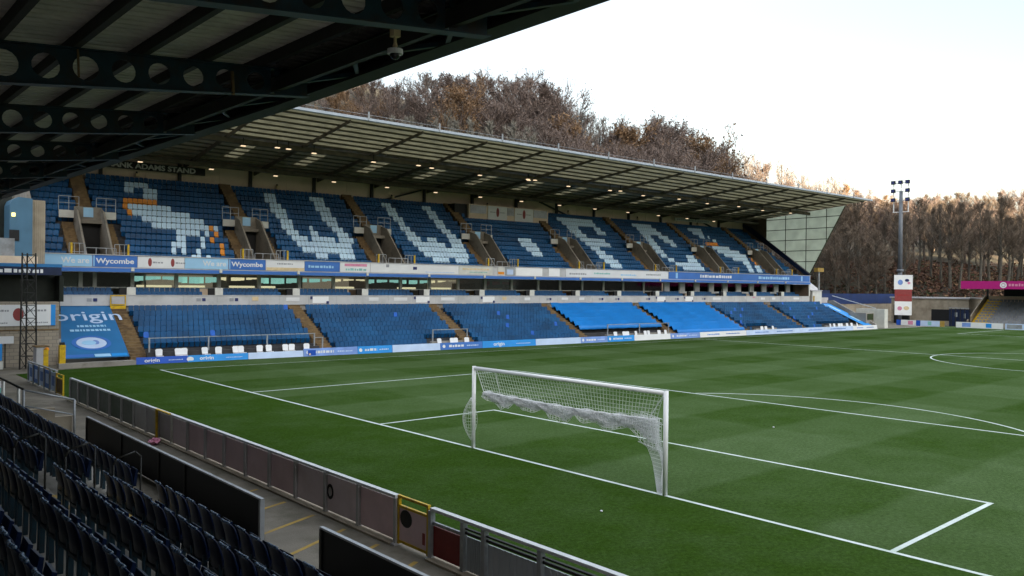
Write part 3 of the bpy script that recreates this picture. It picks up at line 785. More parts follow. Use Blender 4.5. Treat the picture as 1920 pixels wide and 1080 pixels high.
# banners on the fascia
BN = [(-4.2, -1.0, 'pale_blue', 'pale blue fascia banner reading We are, at the left end of the stand'),
      (-1.0, 1.9, 'mid_blue', 'blue fascia banner reading Wycombe, directly above the yellow gate'),
      (1.9, 5.1, 'white', 'white fascia banner with two small dark red emblems under the bird of seats'),
      (5.1, 8.3, 'pale_blue', 'pale blue fascia banner reading We are, below the tail of the seat bird'),
      (8.3, 11.2, 'mid_blue', 'blue fascia banner reading Wycombe, just below the second stair opening'),
      (11.2, 14.4, 'white', 'white fascia banner with a pale yellow lower edge, left of the first letter W'),
      (14.4, 17.5, 'mid_blue', 'blue fascia banner with small white print under the first letter W'),
      (17.5, 20.3, 'white', 'white fascia banner with pink and teal print, right under the first letter W'),
      (20.3, 29.4, 'white', 'long white fascia banner with a tiny dark mark, below the third stair opening'),
      (29.4, 33.3, 'off_white', 'cream white fascia banner with yellow green print under the second letter W'),
      (33.9, 34.7, 'off_white', 'small fascia banner with an orange stripe left of a grey framed one'),
      (34.8, 36.0, 'steel_grey', 'small grey framed fascia banner below the fourth stair opening'),
      (36.1, 39.5, 'white_gloss', 'plain white fascia banner left of the two small gaps in the banner row'),
      (40.3, 41.8, 'white_gloss', 'short plain white fascia banner standing between two grey green gaps'),
      (42.6, 58.3, 'white', 'very long white fascia banner under the letter F and the stair opening beside it')]
for i, (a_, b_, m, lab) in enumerate(BN):
    o = sthing('fascia_banner', lab, 'banner', a_, 7.99, 6.1, 'banners along the upper tier fascia'); w = b_-a_-.04
    m_ = MB(); m_.box(0, w, -.035, 0, .02, .82); m_.build('sheet', m, o)
    pr = MB(); y = -.036
    if 'We are' in lab: lettering('We are', .55, o, 'white', (w*.68, y-.002, .42), FACE, bold=.01)
    elif 'Wycombe' in lab: lettering('Wycombe', .50, o, 'white', (w*.5, y-.002, .42), FACE, sx=1.15, bold=.012); pr.box(.05, .12, y-.004, y, .05, .8, 'pale_blue')
    elif 'red emblems' in lab:
        for x in (.8, 2.35): pr.disc((x, y, .42), (1, 0, 0), (0, 0, 1), .13, .3, .008, m='maroon'); bars(pr, x+.2, x+.9, y, .35, .12, 'ink_grey', i)
    elif 'yellow lower' in lab: pr.box(.02, w-.02, y-.004, y, .02, .26, 'cream'); bars(pr, .9, 2.2, y, .5, .12, 'ink_grey', 3)
    elif 'small white print' in lab: bars(pr, .3, w-.5, y, .3, .22, 'pale_blue', 8)
    elif 'pink' in lab: pr.box(.4, w-.3, y-.004, y, .5, .72, 'pink'); bars(pr, .5, w-.3, y, .15, .2, 'teal', 4)
    elif 'tiny dark' in lab: pr.box(4.2, 4.6, y-.004, y, .35, .6, 'ink_navy'); pr.box(1.5, 1.8, y-.004, y, .5, .75, 'ink_grey'); bars(pr, 5.5, 8.6, y, .12, .1, 'ice_blue', 6)
    elif 'yellow green' in lab: bars(pr, .4, w-.4, y, .45, .18, 'cream', 2); bars(pr, 1.2, w-.6, y, .2, .1, 'teal', 3)
    elif 'orange' in lab: pr.box(.02, w-.02, y-.004, y, .1, .35, 'seat_orange')
    elif 'grey framed' in lab: pr.box(.2, w-.2, y-.004, y, .1, .6, 'ice_blue')
    elif 'very long' in lab:
        for k, x in enumerate((.5, 4, 8, 12.)): bars(pr, x, x+2.4, y, .25+.1*(k % 2), .18, ['ink_grey', 'teal', 'pale_blue', 'ink_grey'][k], k)
    if pr.v: pr.build('print', None, o)
o = sthing('fascia_banner', 'long plain blue fascia banner with white print along the right end of the stand', 'banner', 58.4, 7.99, 6.1, 'banners along the upper tier fascia')
m_ = MB(); m_.box(0, 28.9, -.035, 0, .02, .82); m_.build('sheet', 'mid_blue', o)
pr = MB(); bars(pr, 5.6, 11.6, -.036, .25, .36, 'white', 1); bars(pr, 17.2, 24., -.036, .25, .34, 'pale_blue', 2)
for x in (1.2, 26.8): pr.box(x, x+.35, -.041, -.036, .1, .75, 'pale_blue')
pr.build('print', None, o)
# gantry box and sign at the back of the stand
o = sthing('press_box', 'beige box with two white boards at the top of the upper tier', 'press box', 36.6, 16.75, 12.25)
m_ = MB(); m_.box(0, 11.05, 0, 2.1, 0, .55); m_.box(0, 11.05, 0, .12, .551, 1.55); m_.box(0, .12, .12, 2.1, .551, 1.55); m_.box(10.93, 11.05, .12, 2.1, .551, 1.55); m_.build('wall', 'beige_wall', o)
for x0, x1 in ((.15, 2.3), (5.15, 6.1), (8.9, 10.9)): m_ = MB(); m_.box(x0, x1, -.02, -.001, .6, 1.45); m_.build('window_shutter', 'steel_grey', o)
for x in (2.5, 6.2):
    m_ = MB(); m_.box(x, x+2.6, -.06, -.021, .05, 1.5, 'white'); m_.disc((x+1.3, -.061, .85), (1, 0, 0), (0, 0, 1), .2, .5, .006, m='maroon')
    bars(m_, x+.3, x+1.0, -.061, .8, .1, 'ink_grey', int(x)); bars(m_, x+1.6, x+2.3, -.061, .8, .1, 'ink_grey', int(x)+5)
    m_.build('sign_board', None, o)
m_ = MB(); m_.box(-1.6, -.05, .3, 2.1, .1, 1.5); m_.build('dark_opening', 'black', o)
o = sthing('stand_name_sign', 'dark sign with white letters naming the stand, on its back wall', 'sign', 4.2, 18.3, 14.38)
m_ = MB(); m_.box(-6.3, 5.5, 0, .1, 0, .62); m_.build('board', 'black', o)
lettering('FRANK ADAMS STAND', .58, o, 'off_white', (1.05, -.004, .29), FACE, sx=1.22, bold=.02)
o = sthing('stand_name_sign', 'pale strip sign on the back wall at the right end of the stand', 'sign', 71.5, 18.3, 14.15)
m_ = MB(); m_.box(0, 7.5, 0, .1, 0, .42); m_.build('board', 'off_white', o)
pr = MB(); bars(pr, .4, 7.1, -.001, .1, .24, 'ink_grey', 77); pr.build('print', None, o)
# lamps under the roof
def roof_lamp(s, d, drop, proto=[None]):
    z = zr(d, s)-drop
    if proto[0] is None:
        o = sthing('roof_lamp', 'small lit lamp hanging under the roof of the far stand', 'lamp', s, d, z, 'lit lamps under the far roof')
        m_ = MB(); m_.box(-.2, .2, -.16, .16, .06, .16); m_.box(-.03, .03, -.03, .03, .161, drop-.3); m_.build('housing', 'steel_dark', o)
        m_ = MB(); m_.box(-.17, .17, -.11, .11, 0, .058); m_.build('lens', 'lamp_glow', o); proto[0] = o
    else:
        o = copy_tree(proto[0]); o.location = W(s, d, z)
for k in range(14):
    roof_lamp(9.2+5.55*k, 7.2 if k % 2 else 7.6, .95); roof_lamp(4.0+5.65*k, 16.5, .9)
for s in (11.6, 12.5, 24.3, 36.6, 37.5, 49.3): roof_lamp(s, 6.9, .95)
for k in range(7): 
    o = sthing('wall_lamp', 'small pale lamp fixed to the back wall of the far stand', 'lamp', 4.3+12.1*k, 18.9, 14.0, 'lamps on the back wall')
    m_ = MB(); m_.box(-.16, .16, -.3, -.1, -.12, .12); m_.build('lens', 'cream', o); m_ = MB(); m_.box(-.05, .05, -.1, .05, -.05, .3); m_.build('bracket', 'steel_dark', o)
# the printed sheet over seats at the left end
o = sthing('printed_sheet', 'large blue sheet reading origin stretched over the seats at the left end', 'banner sheet', -2.9, 1.2, .45)
m_ = MB(); A = [(-1.0, 0, 0), (2.78, 0, 0), (3.0, 6.8, 2.98), (0, 6.8, 2.98)]
m_.hexa([(x, y, z-.03) for x, y, z in A]+[(x, y, z) for x, y, z in A]); m_.build('sheet', 'banner_blue', o)
sl = math.atan2(2.98, 6.8)
def on_sheet(y): return (y*math.cos(sl), y*math.sin(sl))
def sh_text(txt, size, x, v, sx, m='ice_blue', b=0.): 
    y, z = on_sheet(v); lettering(txt, size, o, m, (x, y-.004, z+.012), (sl, 0, 0), sx=sx, bold=b, ext=.004)
sh_text('origin', 2.0, 1.35, 5.75, .92, 'ice_blue', .012)
def flat_bars(x0, x1, v, h, m, sd):
    r_ = random.Random(sd); x = x0; q = MB()
    while x < x1-.04:
        w = min(x1-x, r_.uniform(.10, .24)); y0, z0_ = on_sheet(v); y1, z1_ = on_sheet(v+h)
        q.quad((x, y0, z0_+.012), (x+w, y0, z0_+.012), (x+w, y1, z1_+.012), (x, y1, z1_+.012)); x += w+.06
    q.build('print', m, o)
flat_bars(.5, 2.2, 4.15, .28, 'pale_blue', 1); flat_bars(.0, 2.4, 3.55, .28, 'pale_blue', 2)
ct, sn = math.cos(sl), math.sin(sl); cy, cz = on_sheet(1.9)
q = MB(); q.disc((.95, cy, cz+.012), (1, 0, 0), (0, ct, sn), 1.12, .98, .012, 28, 'mid_blue', .80); q.disc((.95, cy, cz+.012), (1, 0, 0), (0, ct, sn), .86, .76, .012, 28, 'ice_blue')
q.disc((.8, cy, cz+.026), (1, 0, 0), (0, ct, sn), .42, .3, .012, 14, 'pale_blue'); q.disc((1.2, cy+.05, cz+.04), (1, 0, 0), (0, ct, sn), .2, .3, .012, 14, 'periwinkle')
q.build('crest', None, o)
q = MB()
for x0, x1, m in ((-.8, .8, 'mid_blue'), (.85, 1.75, 'pale_blue'), (1.8, 2.7, 'cyan_blue')):
    y0, z0_ = on_sheet(.06); y1, z1_ = on_sheet(.42); q.quad((x0, y0, z0_+.012), (x1, y0, z0_+.012), (x1, y1, z1_+.012), (x0, y1, z1_+.012), m)
q.build('print', None, o)
# bright blue sheets over two lower blocks
for a_, b_, lab in ((39.95, 51.6, 'bright blue sheet over the seat block that has white chairs below its front'), (52.6, 64.0, 'bright blue sheet over the seats right of the narrow aisle, reaching down to the boards')):
    o = sthing('seat_cover', lab, 'seat cover', a_, 1.5, .1, 'bright blue sheets over seat blocks')
    m_ = MB(); n = 26; w = b_-a_; r0 = 2 if a_ < 50 else 0
    prof = []
    for r in range(r0, 9): prof += [(ld(r)-1.5-.20, ltop(r)-.1-.42), (ld(r)-1.5+.03, ltop(r)-.1+.02), (ld(r)-1.5+.12, ltop(r)-.1+.02)]
    rr = random.Random(int(a_)); vs = []
    for i in range(n+1):
        for (d, z) in prof: vs.append((w*i/n, d+rr.uniform(-.02, .02), z+rr.uniform(-.035, .02)))
    k = len(prof); m_.add(vs, [(i*k+j, (i+1)*k+j, (i+1)*k+j+1, i*k+j+1) for i in range(n) for j in range(k-1)])
    so = m_.build('sheet', 'tarp_blue', o, True)
    sd = so.modifiers.new('thickness', 'SOLIDIFY'); sd.thickness = .015
# strip of blue sheet at the right end of the lower tier
o = sthing('printed_sheet', 'narrow light blue sheet with white print beside the ramp at the right end', 'banner sheet', 88.8, 1.4, .4)
m_ = MB(); A = [(0.9, 0, 0), (2.9, 0, 0), (3.2, 6.4, 2.75), (1.1, 6.4, 2.75)]
m_.hexa([(x, y, z-.03) for x, y, z in A]+[(x, y, z) for x, y, z in A]); m_.build('sheet', 'cyan_blue', o)
q = MB()
for v0, v1 in ((1.2, 2.6), (4.0, 5.8)):
    q.quad((1.6, v0, v0*.43+.02), (2.3, v0, v0*.43+.02), (2.4, v1, v1*.43+.02), (1.7, v1, v1*.43+.02))
q.build('print', 'pale_blue', o)
# yellow gate at the head of the first lower stair
o = sthing('safety_gate', 'yellow framed gate at the top of the brown stair beside the printed sheet', 'gate', .58, 7.72, 2.85)
m_ = MB()
for x in (-.5, .44): m_.box(x, x+.06, -.03, .03, 0, 1.32)
m_.box(-.438, .438, -.03, .03, 1.24, 1.32); m_.box(-.438, .438, -.028, .028, .62, .68); m_.build('frame', 'yellow', o)
m_ = MB(); m_.box(-.438, .438, -.02, .02, .02, .58); m_.build('panel', 'yellow', o)
m_ = MB(); m_.box(-.40, .40, -.01, .02, .70, 1.2); m_.build('window', 'grey_panel', o)
# white chairs in the bays
def chair(s, d, proto=[None]):
    if proto[0] is None:
        o = sthing('plastic_chair', 'white plastic chair in a front bay behind the touchline boards', 'chair', s, d, .0, 'white chairs in the front bays')
        m_ = MB(); m_.hexa([(-.22, -.2, .0+.42), (.22, -.2, .42), (.2, .2, .40), (-.2, .2, .40), (-.22, -.2, .46), (.22, -.2, .46), (.2, .2, .44), (-.2, .2, .44)]); m_.build('seat', 'white', o)
        m_ = MB(); m_.prism([(-.22, .2, .46), (.22, .2, .46), (.24, .27, .84), (.16, .29, .92), (-.16, .29, .92), (-.24, .27, .84)], (0, .03, .0)); m_.build('backrest', 'white', o)
        for x in (-.19, .19):
            for y in (-.17, .17):
                m_ = MB(); m_.tube((x, y, .42), (x*1.15, y*1.15, .0), .024, .018, n=6); m_.build('leg', 'white_gloss', o)
        proto[0] = o
    else: o = copy_tree(proto[0]); o.location = W(s, d, .0)
    return o
rn = random.Random(9)
for s in (1.55, 2.72, 3.05, 4.45, 5.25, 6.45, 6.85, 8.05, 8.75, 9.95, 10.35, 11.5, 22.8, 24.0, 24.4, 25.4, 42.7, 43.9, 44.4, 45.6, 46.9, 47.4, 48.9, 49.9, 66.2, 67, 68.4, 80.6, 81.5, 82.6, 83.2, 84.5, 85.6, 87):
    o = chair(s, .72); o.rotation_euler = (0, 0, TH+rn.uniform(-.25, .25)); o.scale = (.9, .9, .92)
# ------------------------------------------------------------------ the near stand we look out from
ns = thing('near_stand', 'dark steel roof and terrace of the near end stand, seen from inside', 'grandstand', (-11, 0, 0))
OX = 11.0
def nzr(x, y, o=0.): return 8.62+.0105*(y+7)+.122*(x+8.2)+o     # underside of the beams
BY = [-12.9, -7.24, -1.98, 3.72, 9.8, 15.9, 21.9, 27.9, 33.9]
YL, YH = -19., 37.
for by in BY:
    m_ = MB(); x0, xe = -23.5, -8.75
    def zb(x): return nzr(x, by)
    def zt(x): return nzr(x, by)+.42+.034*(-8.2-x)*.85
    P_ = .555; th = .007
    n = int((xe-x0)/P_); cells = [(-13.64+P_*k) for k in range(-18, 9)]
    # plain ends
    for (a_, b_) in ((-9.4+.0, xe),):
        m_.hexa([(a_+OX, by-th, zb(a_)), (b_+OX, by-th, zb(b_)), (b_+OX, by+th, zb(b_)), (a_+OX, by+th, zb(a_)), (a_+OX, by-th, zt(a_)), (b_+OX, by-th, zt(b_)), (b_+OX, by+th, zt(b_)), (a_+OX, by+th, zt(a_))])
    for cx in cells:
        a_, b_ = cx-P_/2, cx+P_/2
        if b_ > -9.35: continue
        h = zt(cx)-zb(cx); r = .345*h; cz = (zt(cx)+zb(cx))/2; N_ = 16
        for sd in (-th, th):
            circ = []; rect = []
            for i in range(N_):
                t = 2*PI*(i+.5)/N_; c, s = math.cos(t), math.sin(t)
                circ.append((cx+r*c+OX, by+sd, cz+r*s))
                k = 1/max(abs(c)/(P_/2), abs(s)/(h/2)); x = cx+c*k; zz = cz+s*k
                if abs(abs(s*k)-h/2) < 1e-6: zz = zt(x) if s > 0 else zb(x)
                rect.append((x+OX, by+sd, zz))
            # corner points
            vs = circ+rect; k0 = N_
            fs = [(i, (i+1) % N_, k0+(i+1) % N_, k0+i) for i in range(N_)]
            cor = [(b_, zt(b_)), (a_, zt(a_)), (a_, zb(a_)), (b_, zb(b_))]
            for q_, (x, z) in enumerate(cor):
                vs.append((x+OX, by+sd, z)); i = (1, 5, 9, 13)[q_]; fs.append((k0+i, k0+(i+1) % N_, 2*N_+q_)) if True else None
            m_.add(vs, fs)
        cc = [(cx+r*math.cos(2*PI*(i+.5)/N_)+OX, cz+r*math.sin(2*PI*(i+.5)/N_)) for i in range(N_)]
        m_.add([(x, by-th, z) for x, z in cc]+[(x, by+th, z) for x, z in cc], [(i, (i+1) % N_, N_+(i+1) % N_, N_+i) for i in range(N_)])
    b = m_.build('cellular_beam', 'beam_teal', ns)
    m_ = MB(); fw = .1
    for f_, o_ in ((zb, -.022), (zt, .001)):
        m_.hexa([(x0+OX, by-fw, f_(x0)+o_), (xe+OX, by-fw, f_(xe)+o_), (xe+OX, by+fw, f_(xe)+o_), (x0+OX, by+fw, f_(x0)+o_),
                 (x0+OX, by-fw, f_(x0)+o_+.02), (xe+OX, by-fw, f_(xe)+o_+.02), (xe+OX, by+fw, f_(xe)+o_+.02), (x0+OX, by+fw, f_(x0)+o_+.02)])
    m_.build('flange', 'steel_grey' if False else 'beam_teal', b)
def nroof(x, y): return nzr(x, y)+.42+.034*(-8.2-x)*.85
m_ = MB()
for k in range(15):
    x = -9.62-1.02*k
    m_.hexa([(x-.05+OX, YL, nroof(x, YL)+.025), (x+.05+OX, YL, nroof(x, YL)+.025), (x+.05+OX, YH, nroof(x, YH)+.025), (x-.05+OX, YH, nroof(x, YH)+.025),
             (x-.05+OX, YL, nroof(x, YL)+.22), (x+.05+OX, YL, nroof(x, YL)+.22), (x+.05+OX, YH, nroof(x, YH)+.22), (x-.05+OX, YH, nroof(x, YH)+.22)])
m_.build('purlins', 'steel_dark', ns)
m_ = MB()
y = YL
while y < YH:                                   # profiled sheet: shallow ribs running down the slope
    for (y0, y1, dz) in ((0, .18, 0), (.18, .25, .03)):
        a0, a1 = y+y0, y+y1; xa, xb = -24., -8.25
        m_.hexa([(xa+OX, a0, nroof(xa, a0)+.222+dz), (xb+OX, a0, nroof(xb, a0)+.222+dz), (xb+OX, a1, nroof(xb, a1)+.222+dz), (xa+OX, a1, nroof(xa, a1)+.222+dz),
                 (xa+OX, a0, nroof(xa, a0)+.28+dz), (xb+OX, a0, nroof(xb, a0)+.28+dz), (xb+OX, a1, nroof(xb, a1)+.28+dz), (xa+OX, a1, nroof(xa, a1)+.28+dz)])
    y += .25
m_.build('roof', 'roof_sheet_near', ns)
# front girder: bottom boom, soffit sheet, fascia and bracing
m_ = MB()
def ybar(mb, x0, x1, z0, z1):
    mb.hexa([(x0+OX, YL, nzr(x0, YL)+z0), (x1+OX, YL, nzr(x1, YL)+z0), (x1+OX, YH, nzr(x1, YH)+z0), (x0+OX, YH, nzr(x0, YH)+z0),
             (x0+OX, YL, nzr(x0, YL)+z1), (x1+OX, YL, nzr(x1, YL)+z1), (x1+OX, YH, nzr(x1, YH)+z1), (x0+OX, YH, nzr(x0, YH)+z1)])
def fbar(mb, x0, x1, z0, z1):                    # the front edge: level, then rising gently beyond the middle
    for ya, yb in ((YL, 0), (0, YH)):
        za, zb_ = 8.785+.0135*max(0, ya), 8.785+.0135*max(0, yb)
        mb.hexa([(x0+OX, ya, za+z0), (x1+OX, ya, za+z0), (x1+OX, yb, zb_+z0), (x0+OX, yb, zb_+z0), (x0+OX, ya, za+z1), (x1+OX, ya, za+z1), (x1+OX, yb, zb_+z1), (x0+OX, yb, zb_+z1)])
fbar(m_, -8.36, -8.16, -.04, .85); fbar(m_, -8.55, -8.361, -.045, .02); ybar(m_, -9.42, -9.3, .06, .30)
fg = m_.build('front_girder', 'steel_dark', ns)
m_ = MB(); ybar(m_, -9.3, -8.361, .36, .40); m_.build('soffit', 'steel_dark', fg)
m_ = MB()
for by, bn in zip(BY, BY[1:]):
    md = (by+bn)/2
    for q in range(4):
        ya = by+(bn-by)*q/4; yb = by+(bn-by)*(q+1)/4; xa, xb = (-9.3, -8.45) if q % 2 == 0 else (-8.45, -9.3)
        m_.beam((xa+OX, ya, nzr(xa, ya)+.2), (xb+OX, yb, nzr(xb, yb)+.2), .07, .07)
m_.build('bracing', 'beam_teal', fg)
# terrace, back wall
SX0, SP, SR = -11.1, .8, .262                   # front seat row, row spacing, row rise
def nfz(k): return 1.62+SR*k-.84
m_ = MB()
for k in range(15): m_.box(SX0-SP*k-.55+OX, SX0-SP*k+.25+OX, YL, 17.2, -.05, nfz(k))
m_.box(-10.849+OX, -10.73+OX, YL, 12.6, -.05, nfz(0)+.0); te = m_.build('terrace', 'concrete', ns)
m_ = MB(); m_.box(-24.2+OX, -24.0+OX, YL, YH, -.05, 7.2); m_.build('back_wall', 'navy', ns)
for x in (-22.6,):
    for by in BY:
        m_ = MB(); m_.box(x-.14+OX, x+.14+OX, by-.14, by+.14, -.05, nzr(x, by)-.03); m_.build('column', 'beam_teal', ns)
# yellow tread edges of the gangway that climbs the terrace
for k in range(0, 9):
    yc = -.5; m_ = MB()
    m_.box(SX0-SP*k-.22+OX, SX0-SP*k+.2525+OX, yc-.55, yc+.55, nfz(k)+.001, nfz(k)+.012)
    m_.build('gangway_marking', 'yellow_paint', te)

# cable and rust-brown conduit
m_ = MB(); m_.path([(-12.67+OX, -2.02, nroof(-12.67, -2)+.1), (-12.66+OX, -2.05, 8.6), (-12.64+OX, -2.03, 8.25)], .018, 6); m_.build('conduit', 'stair_brown', ns); m_ = MB(); m_.path([(-10.2+OX, -2.0, 8.8), (-10.2+OX, -2.06, 8.38)], .03, 6); m_.build('conduit', 'stair_brown', ns)
# cameras
def cctv(x, y, z, lab, s=1.):
    o = thing('security_camera', lab, 'camera', (x, y, z))
    m_ = MB(); m_.disc((0, 0, .0), (1, 0, 0), (0, 1, 0), .10*s, .10*s, .06*s, 18, None, .62); m_.build('ring', 'white', o)
    m_ = MB(); m_.sphere((0, 0, -.005), .068*s, 14, 9); m_.build('dome', 'dome_black', o, True)
    m_ = MB(); m_.tube((0, 0, .04*s), (0, 0, .22*s), .02*s, n=8); m_.tube((0, 0, .10*s), (0, 0, .15*s), .035*s, .02*s, n=8); m_.build('arm', 'cream', o)
    m_ = MB(); m_.box(-.05*s, .05*s, -.05*s, .05*s, .22*s, .40*s); m_.box(-.12*s, .12*s, -.02, .02, .40*s, .43*s); m_.build('bracket', 'cream', o)
cctv(-9.62, -6.27, 8.33, 'white ringed dome camera hanging from the roof edge of the near stand', 1.1)
cctv(-13.5, -1.3, 8.93, 'small dark dome camera under the near roof at the top left', .8)
m_ = MB(); m_.box(-.05, .05, -.05, .05, 0, .11); o = m_.build('roof_lamp', 'cream'); o.location = (-9.6, -6.5, 9.0); tag(o, 'tiny pale lamp box on the dark roof beam above the white ringed camera', 'lamp')
# the seats round us, one object each
proto = thing('stadium_seat', 'dark navy plastic tip-up seat in the near terrace', 'seat', (0, 0, 0), 0, 'dark seats of the near terrace')
m_ = MB()                                        # back rest: curved shell
N_ = 6; prof = [(-.02, .44), (-.035, .60), (-.07, .76), (-.09, .82), (-.105, .838)]
vs = []
for t_ in (0, .028):
    for (x, z) in prof:
        for i in range(N_+1):
            u = -1+2*i/N_; w = .215*(1-.10*max(0, (z-.76)/.08)); drop_ = .045*abs(u)**4*(1 if z > .7 else 0)
            vs.append((x+.05*u*u*(-1)*-1-t_, u*w*.93, z-drop_))
k = N_+1; M_ = len(prof); fs = []
for j in range(M_-1):
    for i in range(N_):
        fs.append((j*k+i, j*k+i+1, (j+1)*k+i+1, (j+1)*k+i)); q_ = M_*k
        fs.append((q_+j*k+i, q_+(j+1)*k+i, q_+(j+1)*k+i+1, q_+j*k+i+1))
q_ = M_*k
for i in range(N_): fs.append(((M_-1)*k+i, (M_-1)*k+i+1, q_+(M_-1)*k+i+1, q_+(M_-1)*k+i)); fs.append((i, q_+i, q_+i+1, i+1))
for j in range(M_-1): fs.append((j*k, (j+1)*k, q_+(j+1)*k, q_+j*k)); fs.append((j*k+N_, q_+j*k+N_, q_+(j+1)*k+N_, (j+1)*k+N_))
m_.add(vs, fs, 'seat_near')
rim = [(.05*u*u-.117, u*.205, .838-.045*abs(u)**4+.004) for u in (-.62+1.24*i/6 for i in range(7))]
m_.path(rim, .022, 8, 'seat_rim_shine'); m_.build('backrest', None, proto, True)
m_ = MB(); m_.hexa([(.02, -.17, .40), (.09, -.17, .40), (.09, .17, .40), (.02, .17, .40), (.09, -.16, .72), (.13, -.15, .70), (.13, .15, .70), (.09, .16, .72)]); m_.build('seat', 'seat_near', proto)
m_ = MB(); m_.box(-.03, .03, -.19, -.16, .0, .5); m_.box(-.03, .03, .16, .19, 0, .5); m_.box(-.03, .03, -.19, .19, .36, .40); m_.build('bracket', 'beam_teal', proto)
rn = random.Random(4); first = True
for k, (ya, yb) in enumerate([(-9.3, 15.9), (-9.3, 13.6), (-9.3, 9.6), (-9.3, 6.6), (-9.3, 4.2), (-9.4, 1.6), (-9.4, .2)]):
    y = ya+.12*(k % 2)
    while y < yb:
        if not (-1.25 < y < .25):
            o = proto if first else copy_tree(proto)
            first = False
            o.location = (SX0-SP*k+rn.uniform(-.012, .012), y, nfz(k)); o.rotation_euler = (0, rn.uniform(-.03, .03), rn.uniform(-.04, .04))
        y += .492
# aisle-end handrails between the rows
def hoop(x, y, zf, lab):
    o = thing('handrail', lab, 'handrail', (x, y, zf))
    m_ = MB(); m_.path([(0, 0, 0), (0, 0, 1.0), (-.1, 0, 1.1), (-.42, 0, 1.02), (-.48, 0, .9), (-.48, 0, .2)], .018, 8); m_.build('tube', 'steel_dark', o, True)
for k, lab in enumerate(['dark tubular handrail in the gangway of the front seat row', 'dark tubular handrail at the second seat row of the gangway', 'dark tubular handrail at the third seat row of the gangway', 'dark tubular handrail at the fourth seat row, nearest the camera']):
    hoop(SX0-SP*k+.1, .16, nfz(k), lab)
# ------------------------------------------------------------------ walkway, barriers, fence
m_ = MB()
for y0, y1 in ((-.45, .22), (-1.9, -1.12), (-3.15, -2.4), (-4.5, -3.7), (1.0, 1.6), (2.6, 3.1), (-5.9, -5.2)):
    A = Vector((-9.0, y0, -.0035)); B = Vector((-7.35, y1, -.0035)); d = (B-A).normalized(); nn = Vector((-d.y, d.x, 0))*.05
    m_.quad(A-nn, B-nn, B+nn, A+nn)
tag(m_.build('walkway_line', 'yellow_paint'), kind='structure')
def barrier(y0, y1, posts, lab):
    o = thing('crowd_barrier', lab, 'barrier', (-9.05, y0, -.008), 0, 'navy barriers in front of the near seats'); w = y1-y0
    m_ = MB(); m_.box(-.02, .02, .05, w-.05, .03, .84); m_.build('panel', 'navy_gloss', o)
    m_ = MB(); m_.box(-.035, .035, 0, w, .841, .875); m_.build('top_rail', 'steel_grey', o)
    for y in posts:
        q = MB(); q.box(-.045, .045, y-y0-.035, y-y0+.035, 0, .84) if (y-y0 < .1 or y1-y < .1) else q.box(-.05, -.021, y-y0-.025, y-y0+.025, 0, .84); q.build('post', 'steel_grey' if y-y0 < .1 else 'steel_dark', o)
barrier(-.90, 11.75, (-.86, 3.2, 5.0, 8.1, 11.71), 'long navy barrier with a grey top rail on the near walkway')
barrier(-16, -3.25, (-3.29, -7, -11, -15.9), 'navy barrier at the bottom edge, nearest the camera on the walkway')
fx = -7.05
fe = thing('perimeter_fence', 'low panelled fence with a silver top rail behind the goal line', 'fence', (fx, -18, 0)); OY = 18.
posts = [-18, -16.6, -15.2, -13.8, -12.4, -11, -9.6, -8.15, -6.69, -5.30, -4.72, -3.76, -2.60, -1.2, .2, 1.63, 3.03, 4.45, 5.85, 7.2, 8.6, 9.97, 11.2, 12.43, 13.75, 15.15, 16.6, 18.1, 19.6, 21.1, 22.4]
for y in posts:
    m_ = MB(); m_.box(-.06, .04, y-.045+OY, y+.045+OY, -.008, .90); m_.box(-.12, .1, y-.09+OY, y+.09+OY, -.008, .02)
    m_.build('post', 'off_white' if abs(y-9.97) < .01 else 'steel_grey' if y < -2.6 else 'grey_panel', fe)
for a_, b_ in zip(posts, posts[1:]):
    if -3.8 < a_ < -3.7: continue
    m_ = MB()
    if a_ < -4.8:
        n = 9; w = (b_-a_-.12)/n
        for q in range(n):
            y = a_+.06+w*q+OY; m_.box(.0, .03, y, y+w*.6, .06, .66); m_.box(.012, .03, y+w*.6, y+w, .06, .66)
        m_.build('panel', 'corrugated', fe)
        m_ = MB(); m_.box(-.02, .03, a_+.05+OY, b_-.05+OY, .70, .745); m_.box(-.02, .03, a_+.05+OY, b_-.05+OY, .78, .81); m_.build('mid_rail', 'steel_dark', fe)
    else:
        m_.box(.0, .03, a_+.05+OY, b_-.05+OY, .07, .62 if -4.8 < a_ < -3.7 else .86)
        m_.build('panel', 'red_dark' if -4.8 < a_ < -3.7 else rn.choice(['pink_panel', 'pink_panel', 'pink_pale']) if a_ < 9 else 'grey_panel' if a_ < 13.6 else 'dark_panel', fe)
        if -4.8 < a_ < -3.7: m_ = MB(); m_.box(-.01, .03, a_+.05+OY, b_-.05+OY, .64, .70); m_.build('mid_rail', 'steel_grey', fe)
m_ = MB(); m_.box(-.05, .06, .0, -3.76+OY, .901, .955); m_.box(-.05, .06, -2.6+OY, 22.4+OY, .901, .955); m_.build('top_rail', 'steel_white', fe)
m_ = MB(); m_.box(-.16, .10, 0, -3.76+OY, -.0078, .035); m_.box(-.16, .10, -2.55+OY, 22.4+OY, -.0078, .035); m_.build('kerb', 'block_wall', fe)
m_ = MB(); m_.disc((-.004, .93-1.4+.5+OY, .5), (0, 1, 0), (0, 0, 1), .14, .17, -.008, 18, 'black', .6); m_.disc((-.004, .93-1.4+.5+OY, .5), (0, 1, 0), (0, 0, 1), .05, .11, -.008, 12, 'grey_panel'); m_.build('round_sign', None, fe)
